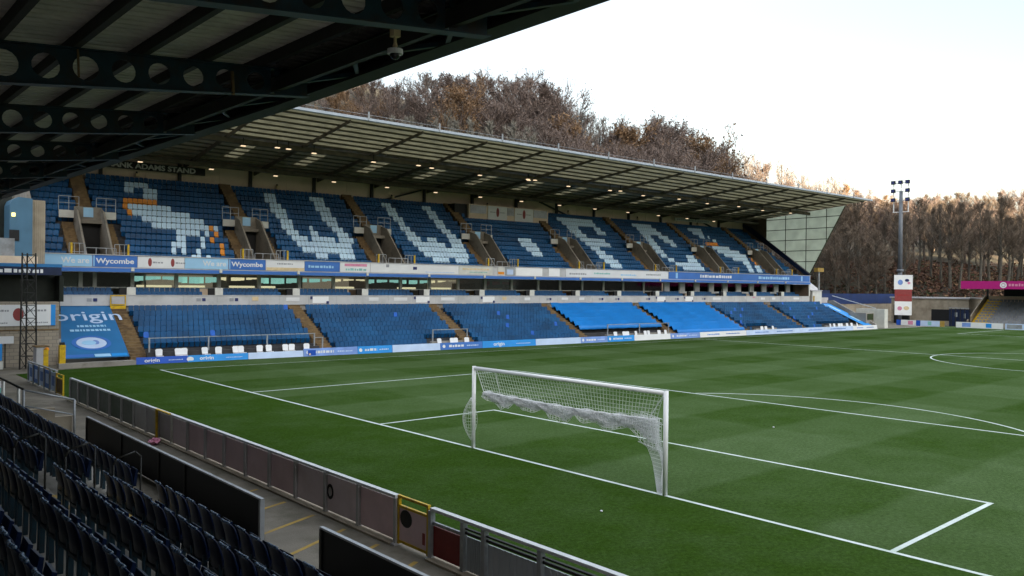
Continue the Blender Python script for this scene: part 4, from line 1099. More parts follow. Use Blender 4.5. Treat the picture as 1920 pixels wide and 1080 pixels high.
def gate(y0, y1, lab, panel, mark=True, h=.98):
    o = thing('pitch_gate', lab, 'gate', (fx-.01, y0, 0), 0, None); w = y1-y0
    m_ = MB()
    for y in (0.02, w-.07): m_.box(-.03, .03, y, y+.05, .03, h)
    for z in (.06, h*.76, h-.05): m_.box(-.025, .025, .071, w-.071, z, z+.05)
    m_.build('frame', 'yellow', o)
    m_ = MB(); m_.box(-.01, .02, .072, w-.072, .111, h*.758); m_.build('panel', panel, o)
    if mark:
        m_ = MB(); m_.disc((-.012, w*.72, .56), (0, 1, 0), (0, 0, 1), .2, .17, -.006, 16, 'black'); m_.build('round_sign', None, o)
        m_ = MB(); m_.box(-.018, -.0101, .14, .22, .2, .42); m_.build('notice', 'maroon', o)
    return o
gate(-3.71, -2.65, 'yellow framed gate with a black round sign in the pinkish fence', 'pink_panel')
gate(23.6, 24.9, 'small yellow framed gate with a brown panel at the far end of the fence', 'stair_brown', False, .95)
o = thing('yellow_post', 'yellow gate post with a curved yellow top rail beside a white post in the fence', 'post', (fx-.09, 11.2, 0))
m_ = MB(); m_.box(-.03, .03, -.05, .05, 0, .95); m_.build('upright', 'yellow', o)
m_ = MB(); m_.box(-.03, .05, -1.2, .05, .951, .985); m_.build('rail', 'yellow', o)
# far length of the fence with blue and white panels
f2 = thing('perimeter_fence', 'short run of fence with blue and white panels at the far left corner', 'fence', (fx, 24.95, 0))
for k in range(6):
    m_ = MB(); m_.box(-.05, .05, k*1.15-.04, k*1.15+.04, 0, 1.0); m_.build('post', 'steel_grey', f2)
    if k < 5:
        m_ = MB(); m_.box(0, .03, k*1.15+.041, k*1.15+1.109, .08, .92); m_.build('panel', 'mid_blue' if k % 2 else 'ice_blue', f2)
        m_ = MB(); m_.box(-.012, -.001, k*1.15+.35, k*1.15+.85, .3, .75); m_.build('notice', 'ice_blue' if k % 2 else 'mid_blue', f2)
m_ = MB(); m_.box(-.05, .05, -.05, 5.8, 1.001, 1.05); m_.build('top_rail', 'steel_grey', f2)
o = thing('plastic_bag', 'crumpled pink plastic bag lying at the foot of the fence', 'bag', (-7.45, 10.4, -.008))
m_ = MB(); rn = random.Random(8); m_.sphere((0, 0, .09), .17, 12, 8, sz=.55)
m_.v = [(x*(1+rn.uniform(-.22, .2)), y*1.25*(1+rn.uniform(-.2, .2)), max(0, z+rn.uniform(-.04, .05))) for x, y, z in m_.v]; m_.build('bag', 'pink', o)
# stair wall and rails at the left end of the near terrace
m_ = thing('handrail', 'pale handrail stepping down to the walkway at the left of the near seats', 'handrail', (-10.6, 12.75, 0)); hr = m_
q = MB(); q.tube((0, 0, 1.70), (1.42, 0, 1.28), .03, n=8); q.tube((1.42, 0, 1.28), (1.42, 0, 0), .035, n=8); q.tube((.0, 0, 1.7), (0, 0, .5), .035, n=8); q.tube((.05, 0, 1.2), (1.42, 0, .8), .022, n=8); q.build('tube', 'steel_grey', hr, True)
hr = thing('handrail', 'dark handrail running along the top of the steps at the far left edge', 'handrail', (-10.6, 12.8, 0))
q = MB(); q.tube((0, 0, 1.72), (0, 12, 1.72), .035, n=8); q.build('tube', 'steel_dark', hr, True)
for y in (.7, 3.2, 6.5): q = MB(); q.tube((0, y, .4), (0, y, 1.7), .045, n=8); q.build('post', 'off_white', hr, True)
o = thing('low_wall', 'low pale concrete wall beside the steps at the left edge', 'wall', (-10.5, 12.9, 0))
q = MB(); q.box(0, 1.3, 0, .2, -.008, .75); q.box(0, .8, 0, .2, .751, 1.05); q.build('wall', 'block_wall', o)
q = MB(); q.box(-.03, 1.33, -.03, .23, .75, .7505); 
o = thing('sign_board', 'teal and white board at the very left edge above the dark rail', 'sign', (-9.9, 20.9, -.008))
q = MB(); q.box(0, .05, 0, 1.6, .2, .9, 'teal'); q.box(0, .05, .0, 1.6, .901, 1.15, 'white'); q.build('panel', None, o)

# ------------------------------------------------------------------ the corner at the left
YW = 39.
o = thing('corner_building', 'pale block building with a dark opening in the corner left of the far stand', 'building', (-4.0, YW, 0))
m_ = MB(); m_.box(-14, .1, 0, .3, -.05, 3.84); m_.build('wall', 'brick_blocks', o)
m_ = MB(); m_.box(-14, .1, -.03, -.001, 2.12, 2.2); m_.build('ledge', 'stair_brown', o)
m_ = MB(); m_.box(-14, .12, 1.2, 1.3, 3.84, 6.1); m_.build('dark_screen', 'black_screen', o)
m_ = MB(); m_.box(.12, .35, 0, 5, 3.84, 5.4); m_.build('end_pier', 'black_screen', o)
m_ = MB(); m_.box(-14, .25, -.1, 5.5, 5.93, 6.12); m_.build('floor_slab', 'banner_blue', o)
m_ = MB(); m_.box(-14, -1.05, -.05, 5, 6.121, 6.55); m_.build('upper_wall', 'beige_wall', o)
m_ = MB(); m_.box(-14, -2.2, .3, .5, 6.551, 7.6); m_.build('balustrade', 'steel_grey', o)
m_ = MB(); m_.box(-14, -1.9, 3.0, 3.1, 7.6, 10.5); m_.build('dark_recess', 'black_screen', o)
o = thing('sign_strip', 'dark sign strip with a line of white print above the dark opening', 'sign', (-9.5, YW-.15, 5.45))
m_ = MB(); m_.box(0, 5.7, 0, .12, 0, .46); m_.build('board', 'navy', o); q = MB(); bars(q, 2.2, 4.7, -.001, .12, .24, 'white', 4); q.build('print', None, o)
o = thing('advertising_board', 'white advertising board with a red emblem on the block wall behind the lattice tower', 'advertising board', (-8.6, YW-.08, 2.42))
m_ = MB(); m_.box(0, 4.25, 0, .06, 0, 1.25); m_.build('panel', 'white', o)
q = MB(); q.box(4.251, 4.5, .0, .06, 0, 1.25, 'cyan_blue'); q.disc((2.55, -.001, .68), (1, 0, 0), (0, 0, 1), .28, .38, .01, 16, 'maroon'); bars(q, .5, 2.1, -.001, .85, .12, 'ink_grey', 1); bars(q, 3.0, 4.0, -.001, .85, .12, 'ink_grey', 2); bars(q, .4, 2.0, -.001, .15, .08, 'ink_grey', 3); bars(q, 3.0, 4.1, -.001, .15, .08, 'ink_grey', 5)
q.build('print', None, o)
o = thing('control_cabin', 'blue cabin with a small yellow lamp perched above the left corner', 'cabin', (-6.3, 40.3, 6.56))
m_ = MB(); m_.prism([(0, 0, 0), (1.2, 0, 0), (1.2, 0, 3.55), (.45, 0, 3.6), (.12, 0, 3.4), (0, 0, 3.1)], (0, 2.5, 0)); m_.build('body', 'cabin_blue', o)
m_ = MB(); m_.box(.1, .28, -.08, -.001, 2.4, 2.62); m_.build('lamp', 'amber_lamp', o)
m_ = MB(); m_.box(-.02, .5, -.05, -.001, .95, 1.6); m_.build('window', 'black', o)
m_ = MB(); m_.box(1.21, 1.95, .3, 3.5, -.5, 3.5)
for k in range(6): m_.box(1.25+.115*k, 1.29+.115*k, .26, .299, -.4, 3.45)
m_.build('ribbed_wall', 'block_wall', o)
o = thing('lattice_tower', 'slim steel lattice tower standing in front of the white board on the block wall', 'tower', (-5.85, 37.2, 0))
lt = [(-.42, 0), (.42, 0), (.0, .6)]
for x, y in lt:
    m_ = MB(); m_.tube((x, y, 0), (x*.8, y*.8, 6.7), .045, n=8); m_.build('leg', 'steel_dark', o)
m_ = MB(); n = 9
for k in range(n):
    for (xa, ya), (xb, yb) in ((lt[0], lt[1]), (lt[1], lt[2]), (lt[2], lt[0])):
        za, zb_ = 6.6*k/n, 6.6*(k+1)/n; sa, s_b = 1-.2*k/n, 1-.2*(k+1)/n
        m_.tube((xa*sa, ya*sa, za), (xb*s_b, yb*s_b, zb_), .018, n=5); m_.tube((xa*s_b, ya*s_b, zb_), (xb*s_b, yb*s_b, zb_), .018, n=5)
m_.build('bracing', 'steel_dark', o)
o = thing('sign_board', 'small white sign board on a post against the block wall', 'sign', (-6.75, 38.6, 0))
m_ = MB(); m_.box(-.4, .42, -.03, .03, 1.42, 1.85); m_.build('board', 'white', o); m_ = MB(); m_.box(-.03, .03, .031, .09, 0, 1.6); m_.build('post', 'steel_dark', o)
o = thing('sign_board', 'solid blue board low down at the far left edge', 'sign', (-8.3, 37.4, 0))
m_ = MB(); m_.box(0, 1.2, 0, .06, .55, 1.5); m_.build('board', 'cyan_blue', o); m_ = MB(); m_.box(0, 1.25, -.01, .07, .05, .5); m_.build('base', 'off_white', o)
o = thing('turnstile', 'dark grey turnstile block with a yellow side beside the corner fence', 'turnstile', (-5.75, 35.6, 0))
m_ = MB(); m_.box(0, .34, 0, .8, 0, 1.35); m_.build('body', 'grey_panel', o); m_ = MB(); m_.box(.345, .6, 0, .1, .05, 1.2); m_.build('side', 'yellow', o)
m_ = MB(); m_.box(-.05, .65, -.03, .85, 1.351, 1.42); m_.build('cap', 'stair_brown', o)
o = thing('warning_light', 'small orange light on a post behind the turnstile', 'light', (-5.05, 36.5, 0))
m_ = MB(); m_.tube((0, 0, 0), (0, 0, 1.05), .03, n=6); m_.build('post', 'steel_grey', o); m_ = MB(); m_.sphere((0, 0, 1.15), .13, 8, 6); m_.build('lens', 'seat_orange', o)
o = thing('padded_post', 'tall yellow padded post at the left edge of the printed sheet', 'post', (-4.15, 37.0, -.008))
m_ = MB(); m_.box(-.16, .16, -.16, .16, 0, 1.35); m_.build('pad', 'yellow', o); m_ = MB(); m_.box(-.12, .12, -.12, .12, 1.351, 1.5); m_.build('cap', 'steel_dark', o)
o = thing('kerb_wall', 'low grey concrete kerb below the printed sheet at the corner', 'kerb', (-4.4, 36.55, -.04))
m_ = MB(); m_.prism([(0, 0, 0), (4.2, -.15, 0), (4.2, .6, 0), (0, .6, 0)], (0, 0, .3)); m_.build('kerb', 'concrete', o)

# ------------------------------------------------------------------ the corner at the right
o = thing('sign_tower', 'tower of white and maroon sign boxes below the floodlight in the far corner', 'sign', (108, 34.95, 0), R(-70))
def sb(y0, y1, z0, z1, m, name='sign_box'):
    q = MB(); q.box(y0, y1, -.3, .3, z0, z1); return q.build(name, m, o)
sb(-1.25, 1.25, 5.25, 7.4, 'white_gloss'); sb(-1.15, 1.15, 3.45, 5.249, 'maroon'); sb(-1.15, 1.15, 1.4, 3.449, 'white_gloss')
q = MB(); q.disc((-.4, -.301, 6.3), (1, 0, 0), (0, 0, 1), .35, .4, .01, 12, 'periwinkle'); q.disc((.5, -.301, 6.6), (1, 0, 0), (0, 0, 1), .3, .22, .01, 12, 'ink_navy'); q.disc((.75, -.301, 6.2), (1, 0, 0), (0, 0, 1), .2, .2, .01, 10, 'pink')
q.disc((-.45, -.301, 2.4), (1, 0, 0), (0, 0, 1), .32, .32, .01, 12, 'pink'); q.disc((.45, -.301, 2.45), (1, 0, 0), (0, 0, 1), .38, .3, .01, 12, 'cream'); bars(q, -.8, .8, -.301, 4.3, .2, 'ink_red', 3); q.build('print', None, o)
q = MB(); q.box(-.9, -.7, .0, .2, -.05, 1.399); q.box(.7, .9, 0, .2, -.05, 1.399); q.build('leg', 'steel_dark', o)
def far_board(y, w, m, lab, x=105.6, marks=()):
    o = thing('advertising_board', lab, 'advertising board', (x, y, 0), R(-90), 'boards along the far end')
    q = MB(); q.box(0, w, 0, .06, 0, .78); q.build('panel', m, o)
    if marks:
        q = MB()
        for a_, b_, mm in marks: q.box(a_, b_, -.008, -.001, .12, .68, mm)
        q.build('print', None, o)
far_board(34.9, .6, 'royal_blue', 'small royal blue board end left of the white board under the sign tower')
far_board(34.25, 2.1, 'white', 'white board with a pink mark under the sign tower', marks=((1.0, 1.7, 'pink'),))
far_board(32.1, .55, 'royal_blue', 'small royal blue board between the white boards under the sign tower')
far_board(31.5, 2.6, 'ice_blue', 'pale board with a small green mark right of the sign tower', marks=((1.0, 1.5, 'teal'),))
far_board(28.85, .6, 'yellow_paint', 'short yellow board beside the dark turnstile gap at the far end')
far_board(26.75, 5.9, 'white', 'long white board with a blue roundel in front of the visiting stand', marks=((.8, 1.9, 'periwinkle'), (3.8, 4.5, 'cyan_blue')))
far_board(20.6, 14, 'ice_blue', 'pale blue board in front of the grey terrace at the right edge', marks=((.2, 2.0, 'steel_grey'),))
o = thing('floodlight_mast', 'tall grey floodlight mast with clustered lamps in front of the wooded bank', 'floodlight', (112, 37.1, 0))
q = MB(); q.tube((0, 0, 0), (0, 0, 8.3), .32, .30, n=10); q.tube((0, 0, 8.3), (0, 0, 20.5), .32, .26, n=12); q.tube((0, 0, 8.0), (0, 0, 8.35), .5, .5, n=12); q.build('shaft', 'mast_steel', o, True)
q = MB()
for z in (19.0, 20.4, 21.7): q.box(-.1, .1, -1.2, 1.2, z, z+.1)
for y in (-1.1, 0, 1.1): q.box(-.08, .08, y-.05, y+.05, 17.2 if y else 20.3, 22.0)
q.box(-.1, .1, -1.2, 1.2, 17.2, 17.3); q.build('frame', 'steel_white', o)
for z in (19.05, 20.45, 21.75):
    for y in (-1.08, 0, 1.08):
        if y == 0 and z < 21: continue
        q = MB(); q.box(-.45, -.1, y-.3, y+.3, z-.2, z+.36); lm = q.build('lamp', 'steel_dark', o)
        q = MB(); q.box(-.49, -.451, y-.22, y+.22, z-.13, z+.29); q.build('lens', 'ink_navy', lm)
vs_ = thing('visiting_stand', 'grey terraced stand with a magenta roof fascia at the far right', 'grandstand', (108, 27.2, 0))
q = MB()
for r in range(10): q.box(.6+.7*r, 8.2, -34, -1.2 if r == 0 else -1.2, -.05 if r == 0 else .25+.36*(r-1), .25+.36*r)
q.build('terrace', 'concrete', vs_)
q = MB()
for k in range(20): q.box(.5+.36*k, .86+.36*k, -3.3, -1.25, .1, .36+.185*k)
q.build('stair', 'yellow', vs_)
q = MB(); q.box(0, .25, -40, -.2, 5.42, 6.52); q.build('fascia', 'magenta', vs_)
q = MB(); q.disc((-.001, -5.6, 5.97), (0, -1, 0), (0, 0, 1), .42, .42, .02, 18, 'white', .6); q.disc((-.001, -5.6, 5.97), (0, -1, 0), (0, 0, 1), .2, .2, .02, 10, 'white')
z_ = 5.72; rr = random.Random(3); y_ = -6.25
while y_ > -8.9: w_ = rr.uniform(.2, .4); q.box(-.02, -.001, y_-w_, y_, 5.82, 6.1+rr.uniform(0, .1)); q.m[-6:] = [q.mi('pink')]*6; y_ -= w_+.12
q.build('lettering', None, vs_)
q = MB(); q.box(.26, 9.5, -40, -.3, 6.2, 6.35); q.build('roof', 'steel_dark', vs_)
q = MB(); q.box(8.3, 8.5, -40, -1., -.05, 4.4); q.build('back_wall', 'beige_wall', vs_)
q = MB(); q.box(8.3, 8.6, -40, -3.2, 4.401, 6.1); q.build('dark_opening', 'black', vs_)
for y in (-1.2, -9.5, -18): q = MB(); q.box(7.7, 7.95, y-.12, y+.12, 3.5, 6.19); q.build('column', 'steel_dark', vs_)
q = MB(); q.prism([(.4, -1.0, 0), (8.2, -1.0, 0), (8.2, -1.0, 4.4), (7.4, -1., 4.4), (.4, -1., .9)], (0, .15, 0)); q.build('end_wall', 'block_wall', vs_)
o = thing('corner_building', 'low beige building with a dark doorway behind the sign tower', 'building', (113, 27.6, 0))
q = MB(); q.box(0, 6, 0, 11.2, -.05, 3.9); q.build('wall', 'block_wall', o)
for y0, y1, z1 in ((2.2, 5.2, 2.3), (8.6, 10.8, 2.9)): q = MB(); q.box(-.05, -.001, y0, y1, .0 if y0 > 5 else .6, z1); q.build('doorway', 'black', o)
q = MB(); q.box(-.2, 6.2, -.2, 11.4, 3.901, 4.1); q.build('roof', 'grey_panel', o)
o = thing('turnstile_fence', 'dark steel turnstile enclosure between the beige building and the grey terrace', 'fence', (108.5, 26.0, 0))
for k in range(14): q = MB(); q.box(-.05, .05, .2*k-.04+.0, .2*k+.04, 0, 2.6); q.build('post', 'steel_dark', o) if k % 3 == 0 else None
q = MB(); q.box(.3, .4, 0, 2.8, 0, 2.5); q.build('panel', 'navy', o); q = MB(); q.box(-.04, .04, .05, 2.75, 2.601, 2.7); q.box(-.04, .04, .5, .7, 1.2, 1.9); q.box(-.04, .04, 1.6, 1.9, 1.4, 2.0); q.build('rail', 'steel_grey', o)
# ramp and blue wall right of the far stand
o = sthing('ramp_wall', 'grey stepped ramp wall sloping down at the right end of the far stand', 'wall', 92.2, 1.2, 0)
q = MB(); q.prism([(0, 0, -.05), (0, 7, -.05), (0, 7, 3.6), (0, 6.2, 3.6), (0, .0, .55)], (.35, 0, 0)); q.build('wall', 'concrete', o)
q = MB(); q.prism([(.36, 0.2, 2.6), (.36, 6.5, 4.2), (.36, 6.5, 4.3), (.36, .2, 2.7)], (.05, 0, 0)); q.build('handrail', 'steel_white', o)
o = sthing('cream_wall', 'cream wall end at the edge of the pitch by the far corner', 'wall', 93.2, .5, 0)
q = MB(); q.box(0, .9, 0, 4, -.05, 2.55); q.build('wall', 'off_white', o); q = MB(); q.box(-2.0, -.001, 1.5, 4, -.05, 2.0); q.build('side_wall', 'concrete', o); q = MB(); q.box(-1.7, -.2, 1.44, 1.499, 1.1, 1.9); q.build('dark_panel', 'hedge_green', o)
o = sthing('kiosk', 'pale kiosk block at the top right end of the lower tier', 'kiosk', 88.6, 8.3, 0)
q = MB(); q.box(0, 2.3, 0, 2, -.05, 4.9); q.build('wall', 'off_white', o); q = MB(); q.box(-.6, 2.4, -.1, 2.1, 4.901, 5.0); q.build('roof', 'grey_panel', o); q = MB(); q.box(.15, .5, -.03, -.001, 3.3, 4.2); q.build('door', 'yellow_paint', o)
o = sthing('blue_wall', 'dark blue boundary wall below the brown bank beyond the right end of the far stand', 'wall', 91.5, 13, 0)
q = MB(); q.box(0, 30, 0, .3, -.05, 2.9); q.build('wall', 'block_wall', o); q = MB(); q.box(0, 30, -.05, .35, 2.901, 4.5); q.build('cladding', 'wall_blue', o); q = MB(); q.box(3, 9, -.06, -.001, 3.1, 3.9); q.build('panel', 'grey_panel', o); q = MB(); q.box(5, 7, -.06, -.001, 4.1, 4.5); q.build('notice', 'pale_blue', o)
o = sthing('low_building', 'long low building with a slate blue roof beside the bank in the far corner', 'building', 90.5, 15, 0)
q = MB(); q.box(0, 14, 0, 6, -.05, 5.0); q.build('wall', 'navy', o); q = MB(); q.prism([(-.3, -.3, 5.001), (-.3, 6.3, 5.001), (-.3, 6.3, 7.1), (-.3, 3, 7.3)], (11, 0, 0)); q.build('roof', 'grey_panel', o)
o = sthing('lamp_post', 'short lamp post with an amber head in front of the brown bank', 'street lamp', 92.3, 9.6, 0)
q = MB(); q.tube((0, 0, 0), (0, 0, 7.6), .16, .12, n=8); q.build('post', 'steel_grey', o); q = MB(); q.box(-.75, .75, -.3, .3, 7.6, 8.15); q.build('lamp_head', 'yellow_paint', o)
# ------------------------------------------------------------------ woods
def rayxy(u, D):
    """point on the ground along picture column u at depth D (only used to spread the trees over the slope)"""
    a = YAW-math.atan((u-960)/FPX); d = D/math.cos(math.atan((u-960)/FPX))
    return CAM.x+d*math.cos(a), CAM.y+d*math.sin(a)
SKY = [(540, 205), (620, 185), (700, 150), (800, 124), (880, 132), (945, 140), (985, 124), (1040, 150), (1065, 185), (1110, 185), (1140, 205), (1200, 212), (1240, 205), (1300, 222), (1335, 255), (1350, 300), (1400, 268), (1440, 285), (1490, 300), (1530, 318), (1565, 300), (1590, 340), (1640, 342), (1680, 372), (1760, 360), (1800, 368), (1850, 366), (1950, 362)]
def skyv(u):
    for (a, va), (b, vb) in zip(SKY, SKY[1:]):
        if a <= u <= b: return va+(vb-va)*(u-a)/(b-a)
    return SKY[0][1]-.1*(SKY[0][0]-u) if u < SKY[0][0] else SKY[-1][1]
def branchy(seed, H, spread, n1, n2, n3, tw, up=.5, clear=.3, wig=.25, leaves=0, leaf=.25, rx=1.):
    """trunk with limbs, and a crown of fine twigs (and a few dead leaves): two builders"""
    rn = random.Random(seed); T = MB(); Cw = MB()
    def jit(v, k): return Vector((v.x+rn.uniform(-k, k), v.y+rn.uniform(-k, k), v.z+rn.uniform(-k*.6, k)))
    pts = [Vector((0, 0, -.6))]; n = 7
    for i in range(1, n+1):
        f = i/n; pts.append(Vector((pts[-1].x+rn.uniform(-.12, .12)*H*.1, pts[-1].y+rn.uniform(-.12, .12)*H*.1, H*.86*f)))
    r0 = H*.016
    for i in range(n): T.tube(pts[i], pts[i+1], r0*(1-.85*i/n), r0*(1-.85*(i+1)/n), n=6, cap=False)
    def twig(p, d, L, w):
        q = p+d*L; s = d.cross(Vector((rn.uniform(-1, 1), rn.uniform(-1, 1), rn.uniform(-1, 1))))
        if s.length < 1e-3: return
        s.normalize(); s *= w; mid = p+d*L*.55+jit(Vector((0, 0, 0)), L*.12)
        k = len(Cw.v); Cw.v.extend([tuple(p-s), tuple(p+s), tuple(mid+s*.7), tuple(mid-s*.7), tuple(q)]); Cw.f.extend([(k, k+1, k+2, k+3), (k+3, k+2, k+4)]); Cw.m.extend([0, 0])
    for i in range(n1):
        f = clear+(1-clear)*(i+rn.random())/n1; f = min(f, .985)
        j = min(int(f*n), n-1); base = pts[j].lerp(pts[j+1], f*n-j)
        a = rn.uniform(0, 2*PI); el = up+rn.uniform(-.2, .35)+.5*f*f
        prof = math.sin(PI*min(1, max(.12, (f-clear*.7)/(1-clear*.7)*.82+.18)))**.6
        L = spread*prof*rn.uniform(.65, 1.1)
        d = Vector((math.cos(a)*math.cos(el)*rx, math.sin(a)*math.cos(el), math.sin(el)))
        p = base; rr = r0*.42*(1-.6*f)
        seg = []
        for s in range(4):
            d2 = jit(d, wig); d2.normalize(); d2.z += .08; q = p+d2*L/4; T.tube(p, q, rr*(1-.22*s), rr*(1-.22*(s+1)), n=4, cap=False); seg.append((p, q, d2)); p = q
        for k in range(n2):
            s = rn.choice(seg[1:] if rn.random() < .8 else seg); pp = s[0].lerp(s[1], rn.random())
            d3 = jit(s[2], .85); d3.z += .15; d3.normalize(); L3 = L*rn.uniform(.18, .42)+.3
            twig(pp, d3, L3, tw*1.5)
            for m in range(n3):
                b = pp+d3*L3*rn.uniform(.3, 1.); d4 = jit(d3, .9); d4.z += .1; d4.normalize(); L4 = L3*rn.uniform(.35, .75); twig(b, d4, L4, tw)
                for q_ in range(leaves):
                    c = b+d4*L4*rn.uniform(.2, 1)+jit(Vector((0, 0, 0)), leaf*.15); u = jit(Vector((0, 0, 0)), 1); v = jit(Vector((0, 0, 0)), 1)
                    if u.length < .05 or v.length < .05: continue
                    u = u.normalized()*leaf*rn.uniform(.5, 1); v = v.normalized()*leaf*rn.uniform(.5, 1)
                    kk = len(Cw.v); Cw.v.extend([tuple(c), tuple(c+u), tuple(c+u*.6+v), ]); Cw.f.append((kk, kk+1, kk+2)); Cw.m.append(0)
    return T, Cw
KINDS = {}
def make_kind(key, label, group, protos, bark, twig):
    out = []
    for args in protos:
        H = args['H']; T, Cw = branchy(**args)
        o = thing('bare_tree', label, 'tree', (0, 0, -500), 0, group)
        T.build('trunk', bark, o); Cw.build('crown', twig, o)
        out.append((o, H))
    KINDS[key] = out
make_kind('beech', 'brown round-crowned tree still holding dead leaves on the hill behind the far stand', 'brown leafy trees on the hill',
          [dict(seed=s, H=20, spread=6.4, n1=28, n2=18, n3=5, tw=.028, up=.45, clear=.22, leaves=1, leaf=.28) for s in (1, 2, 3)], 'bark', 'twig_brown')
make_kind('rust', 'rust coloured round-crowned tree along the top of the wooded hill', 'rust coloured trees on the skyline',
          [dict(seed=s, H=19, spread=6.2, n1=28, n2=18, n3=5, tw=.028, up=.45, clear=.2, leaves=1, leaf=.36) for s in (4, 5)], 'bark', 'twig_rust')
make_kind('open', 'bare open tree with sky showing between its grey branches on the skyline', 'bare open trees on the skyline',
          [dict(seed=s, H=20, spread=6.0, n1=17, n2=10, n3=3, tw=.028, up=.6, clear=.3, wig=.3) for s in (6, 7, 8)], 'bark', 'twig_grey')
make_kind('pole', 'tall slender bare tree with a pale trunk in the wood beyond the far corner', 'slender trees in the far wood',
          [dict(seed=s, H=19, spread=4.3, n1=28, n2=15, n3=5, tw=.028, up=.7, clear=.34, wig=.2, leaves=0) for s in (9, 10, 11)], 'bark_pale', 'twig_olive')
make_kind('sap', 'thin grey-green sapling in the thicket just behind the far stand roof', 'pale saplings behind the far stand',
          [dict(seed=s, H=12, spread=2.0, n1=24, n2=12, n3=3, tw=.03, up=1.05, clear=.08, wig=.15, leaves=0) for s in (12, 13)], 'bark_pale', 'sapling_grey')
rn = random.Random(17); used = {}
def put(kind, x, y, h, gz=None):
    dd = -sT*(x-AX)+cT*(y-AY)
    if dd < 26 and x < 118:                      # keep clear of the far stand
        y += 26+rn.uniform(0, 5)-dd
    i = rn.randrange(len(KINDS[kind])); pr, H = KINDS[kind][i]
    o = pr if not used.get((kind, i)) else copy_tree(pr); used[(kind, i)] = 1
    z = terrain(x, y) if gz is None else gz
    k = h/H; o.location = (x, y, z-.1); o.rotation_euler = (0, 0, rn.uniform(0, 6.28)); w = k*rn.uniform(.9, 1.15)*(1.0 if k > .8 else 1.15); o.scale = (w, w, k)
def topz(u, v, D): return CAM.z+D*(543-(u-960)*.0106-v)/FPX
# skyline rank
u = 330
while u < 2040:
    left = u < 1345
    D = 150+rn.uniform(-12, 14) if left else 195+rn.uniform(-12, 15)
    if u > 1580: D = 215+rn.uniform(-15, 15)
    x, y = rayxy(u, D); z = terrain(x, y); h = topz(u, skyv(u)+rn.uniform(-4, 14), D)-z
    gap = 1050 < u < 1150 or 1345 < u < 1580
    kind = 'open' if gap or rn.random() < .12 else 'rust' if (u > 1580 and rn.random() < .8) or (1150 < u < 1340 and rn.random() < .3) or (u < 900 and rn.random() < .3) else 'beech'
    put(kind, x, y, max(7, min(34, h*.99)))
    u += rn.uniform(17, 26)*(1.15 if kind == 'open' and u < 1200 else .7 if 1345 < u < 1580 else 1)
# ranks in front of it
for rank, (dl, dr, dv) in enumerate([(138, 190, 35), (126, 176, 62), (117, 160, 92)]):
    u = 330+rank*9
    while u < 2040:
        D = (dl if u < 1345 else dr if u < 1580 else dr+12)+rn.uniform(-7, 7)
        x, y = rayxy(u, D); z = terrain(x, y)
        v = skyv(u)+dv*(1 if u < 1345 else .8)+rn.uniform(-12, 18)
        h = max(8, min(29, topz(u, v, D)-z))
        if u > 1500: kind = 'pole' if rn.random() < .8 else 'beech'; 
        elif 1345 < u: kind = 'beech' if rn.random() < .5 else 'pole'
        elif 640 < u < 1010 and rank > 0: kind = 'sap'
        else: kind = 'beech' if rn.random() < .85 else 'rust' if rn.random() < .5 else 'open'
        if u > 1500: h = max(15, h)
        put(kind, x, y, h)
        u += rn.uniform(22, 34)*(.75 if kind in ('pole', 'sap') else 1)
# front rank of slender trees by the far corner
u = 1530
while u < 2040:
    D = 146+rn.uniform(-6, 8); x, y = rayxy(u, D); put('pole', x, y, rn.uniform(14, 18)); u += rn.uniform(15, 24)
# brambles and dead bracken on the bank: nobody could count it
br = MB(); rn = random.Random(31)
for i in range(5200):
    u = rn.uniform(1480, 1960); D = rn.uniform(118, 182); x, y = rayxy(u, D)
    if x < 111 or (y < 33 and x < 122): continue
    z = terrain(x, y)
    if z < .8: continue
    hgt = rn.uniform(.5, 1.7)
    for k in range(7):
        a = Vector((x+rn.uniform(-1, 1), y+rn.uniform(-1, 1), z+hgt*rn.uniform(0, .9))); b = a+Vector((rn.uniform(-.6, .6), rn.uniform(-.6, .6), rn.uniform(-.1, .6))); c = a+Vector((rn.uniform(-.4, .4), rn.uniform(-.4, .4), rn.uniform(0, .5)))
        br.add((a, b, c), ((0, 1, 2),), 'bramble' if rn.random() < .8 else 'hedge_green' if rn.random() < .5 else 'twig_rust')
tag(br.build('undergrowth', None), 'tangled brown brambles and bracken covering the bank below the far wood', 'undergrowth', kind='stuff')

# ------------------------------------------------------------------ light, sky, camera
SUN_AZ = math.atan2(-.93, -.36); SUN_EL = R(7.5)
w = bpy.data.worlds.new('World'); sc.world = w; w.use_nodes = True; N, L = w.node_tree.nodes, w.node_tree.links
bg = N['Background']; sky = N.new('ShaderNodeTexSky'); sky.sky_type = 'NISHITA'; sky.sun_disc = False
sky.sun_elevation = SUN_EL; sky.sun_rotation = R(90)-SUN_AZ; sky.altitude = 60; sky.air_density = 1.; sky.dust_density = 2.2; sky.ozone_density = 1.
hs = N.new('ShaderNodeHueSaturation'); hs.inputs['Saturation'].default_value = .42; hs.inputs['Value'].default_value = 1.
L.new(sky.outputs[0], hs.inputs['Color'])
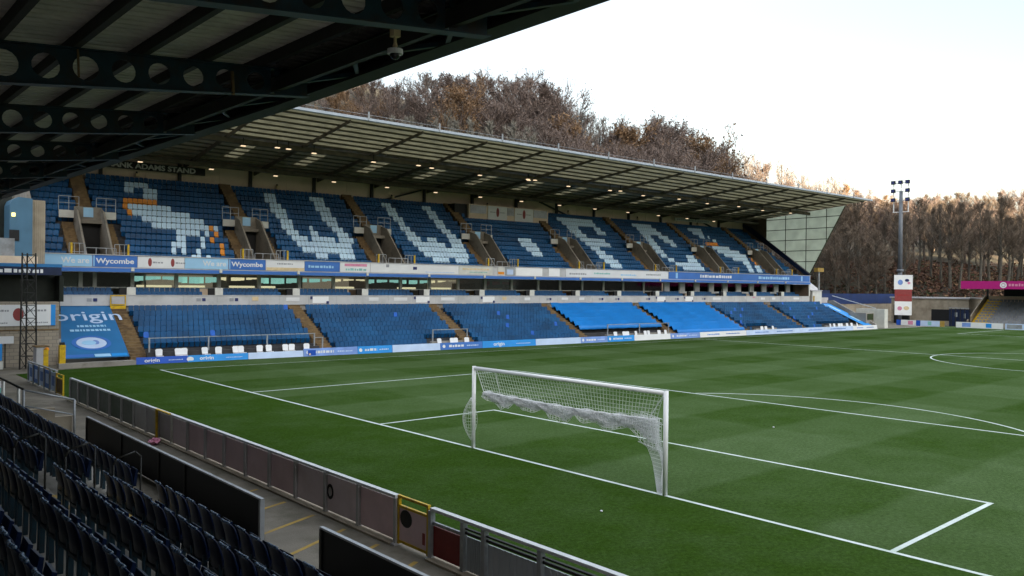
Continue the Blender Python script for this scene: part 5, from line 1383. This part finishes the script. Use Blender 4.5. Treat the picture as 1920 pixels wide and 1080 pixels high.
# added ramp: dims the low sky in view, brightens the unseen sky overhead
tcw = N.new('ShaderNodeTexCoord'); sz_ = N.new('ShaderNodeSeparateXYZ'); L.new(tcw.outputs['Generated'], sz_.inputs[0])
rw = N.new('ShaderNodeValToRGB'); rw.color_ramp.interpolation = 'EASE'
E_ = rw.color_ramp.elements; E_[0].position = .0; E_[0].color = (.46, .45, .43, 1); E_[1].position = .72; E_[1].color = (1.28, 1.25, 1.2, 1)
e_ = E_.new(.30); e_.color = (.365, .375, .38, 1)
L.new(sz_.outputs[2], rw.inputs['Fac'])
mw = N.new('ShaderNodeMix'); mw.data_type = 'RGBA'; mw.blend_type = 'MULTIPLY'; mw.inputs[0].default_value = 1
L.new(hs.outputs[0], mw.inputs[6]); L.new(rw.outputs['Color'], mw.inputs[7]); L.new(mw.outputs[2], bg.inputs['Color']); bg.inputs['Strength'].default_value = .15
su = bpy.data.lights.new('Sun', 'SUN'); su.energy = 4.0; su.angle = R(.5); su.color = (1., .78, .52)
so = bpy.data.objects.new('Sun', su); COL.objects.link(so)
d = Vector((math.cos(SUN_AZ)*math.cos(SUN_EL), math.sin(SUN_AZ)*math.cos(SUN_EL), math.sin(SUN_EL)))
so.rotation_euler = d.to_track_quat('Z', 'Y').to_euler(); so.location = (0, -60, 120)
cy, sy, cp, sp = math.cos(YAW), math.sin(YAW), math.cos(PIT), math.sin(PIT)
f = Vector((cy*cp, sy*cp, sp)); rt = Vector((sy, -cy, 0)); upv = rt.cross(f); cR, sR = math.cos(ROL), math.sin(ROL)
r2 = rt*cR+upv*sR; u2 = -rt*sR+upv*cR
cd = bpy.data.cameras.new('Camera'); co = bpy.data.objects.new('Camera', cd); COL.objects.link(co); sc.camera = co
cd.sensor_width = 36; cd.lens = FPX/1920*36; cd.clip_start = .05; cd.clip_end = 4000
M = Matrix(((r2.x, u2.x, -f.x, CAM.x), (r2.y, u2.y, -f.y, CAM.y), (r2.z, u2.z, -f.z, CAM.z), (0, 0, 0, 1))); co.matrix_world = M
vs = sc.view_settings; vs.view_transform = 'Standard'; vs.look = 'None'; vs.gamma = 1.; vs.exposure = EXPO; vs.use_curve_mapping = False
sc.cycles.use_denoising = True; sc.cycles.max_bounces = 8
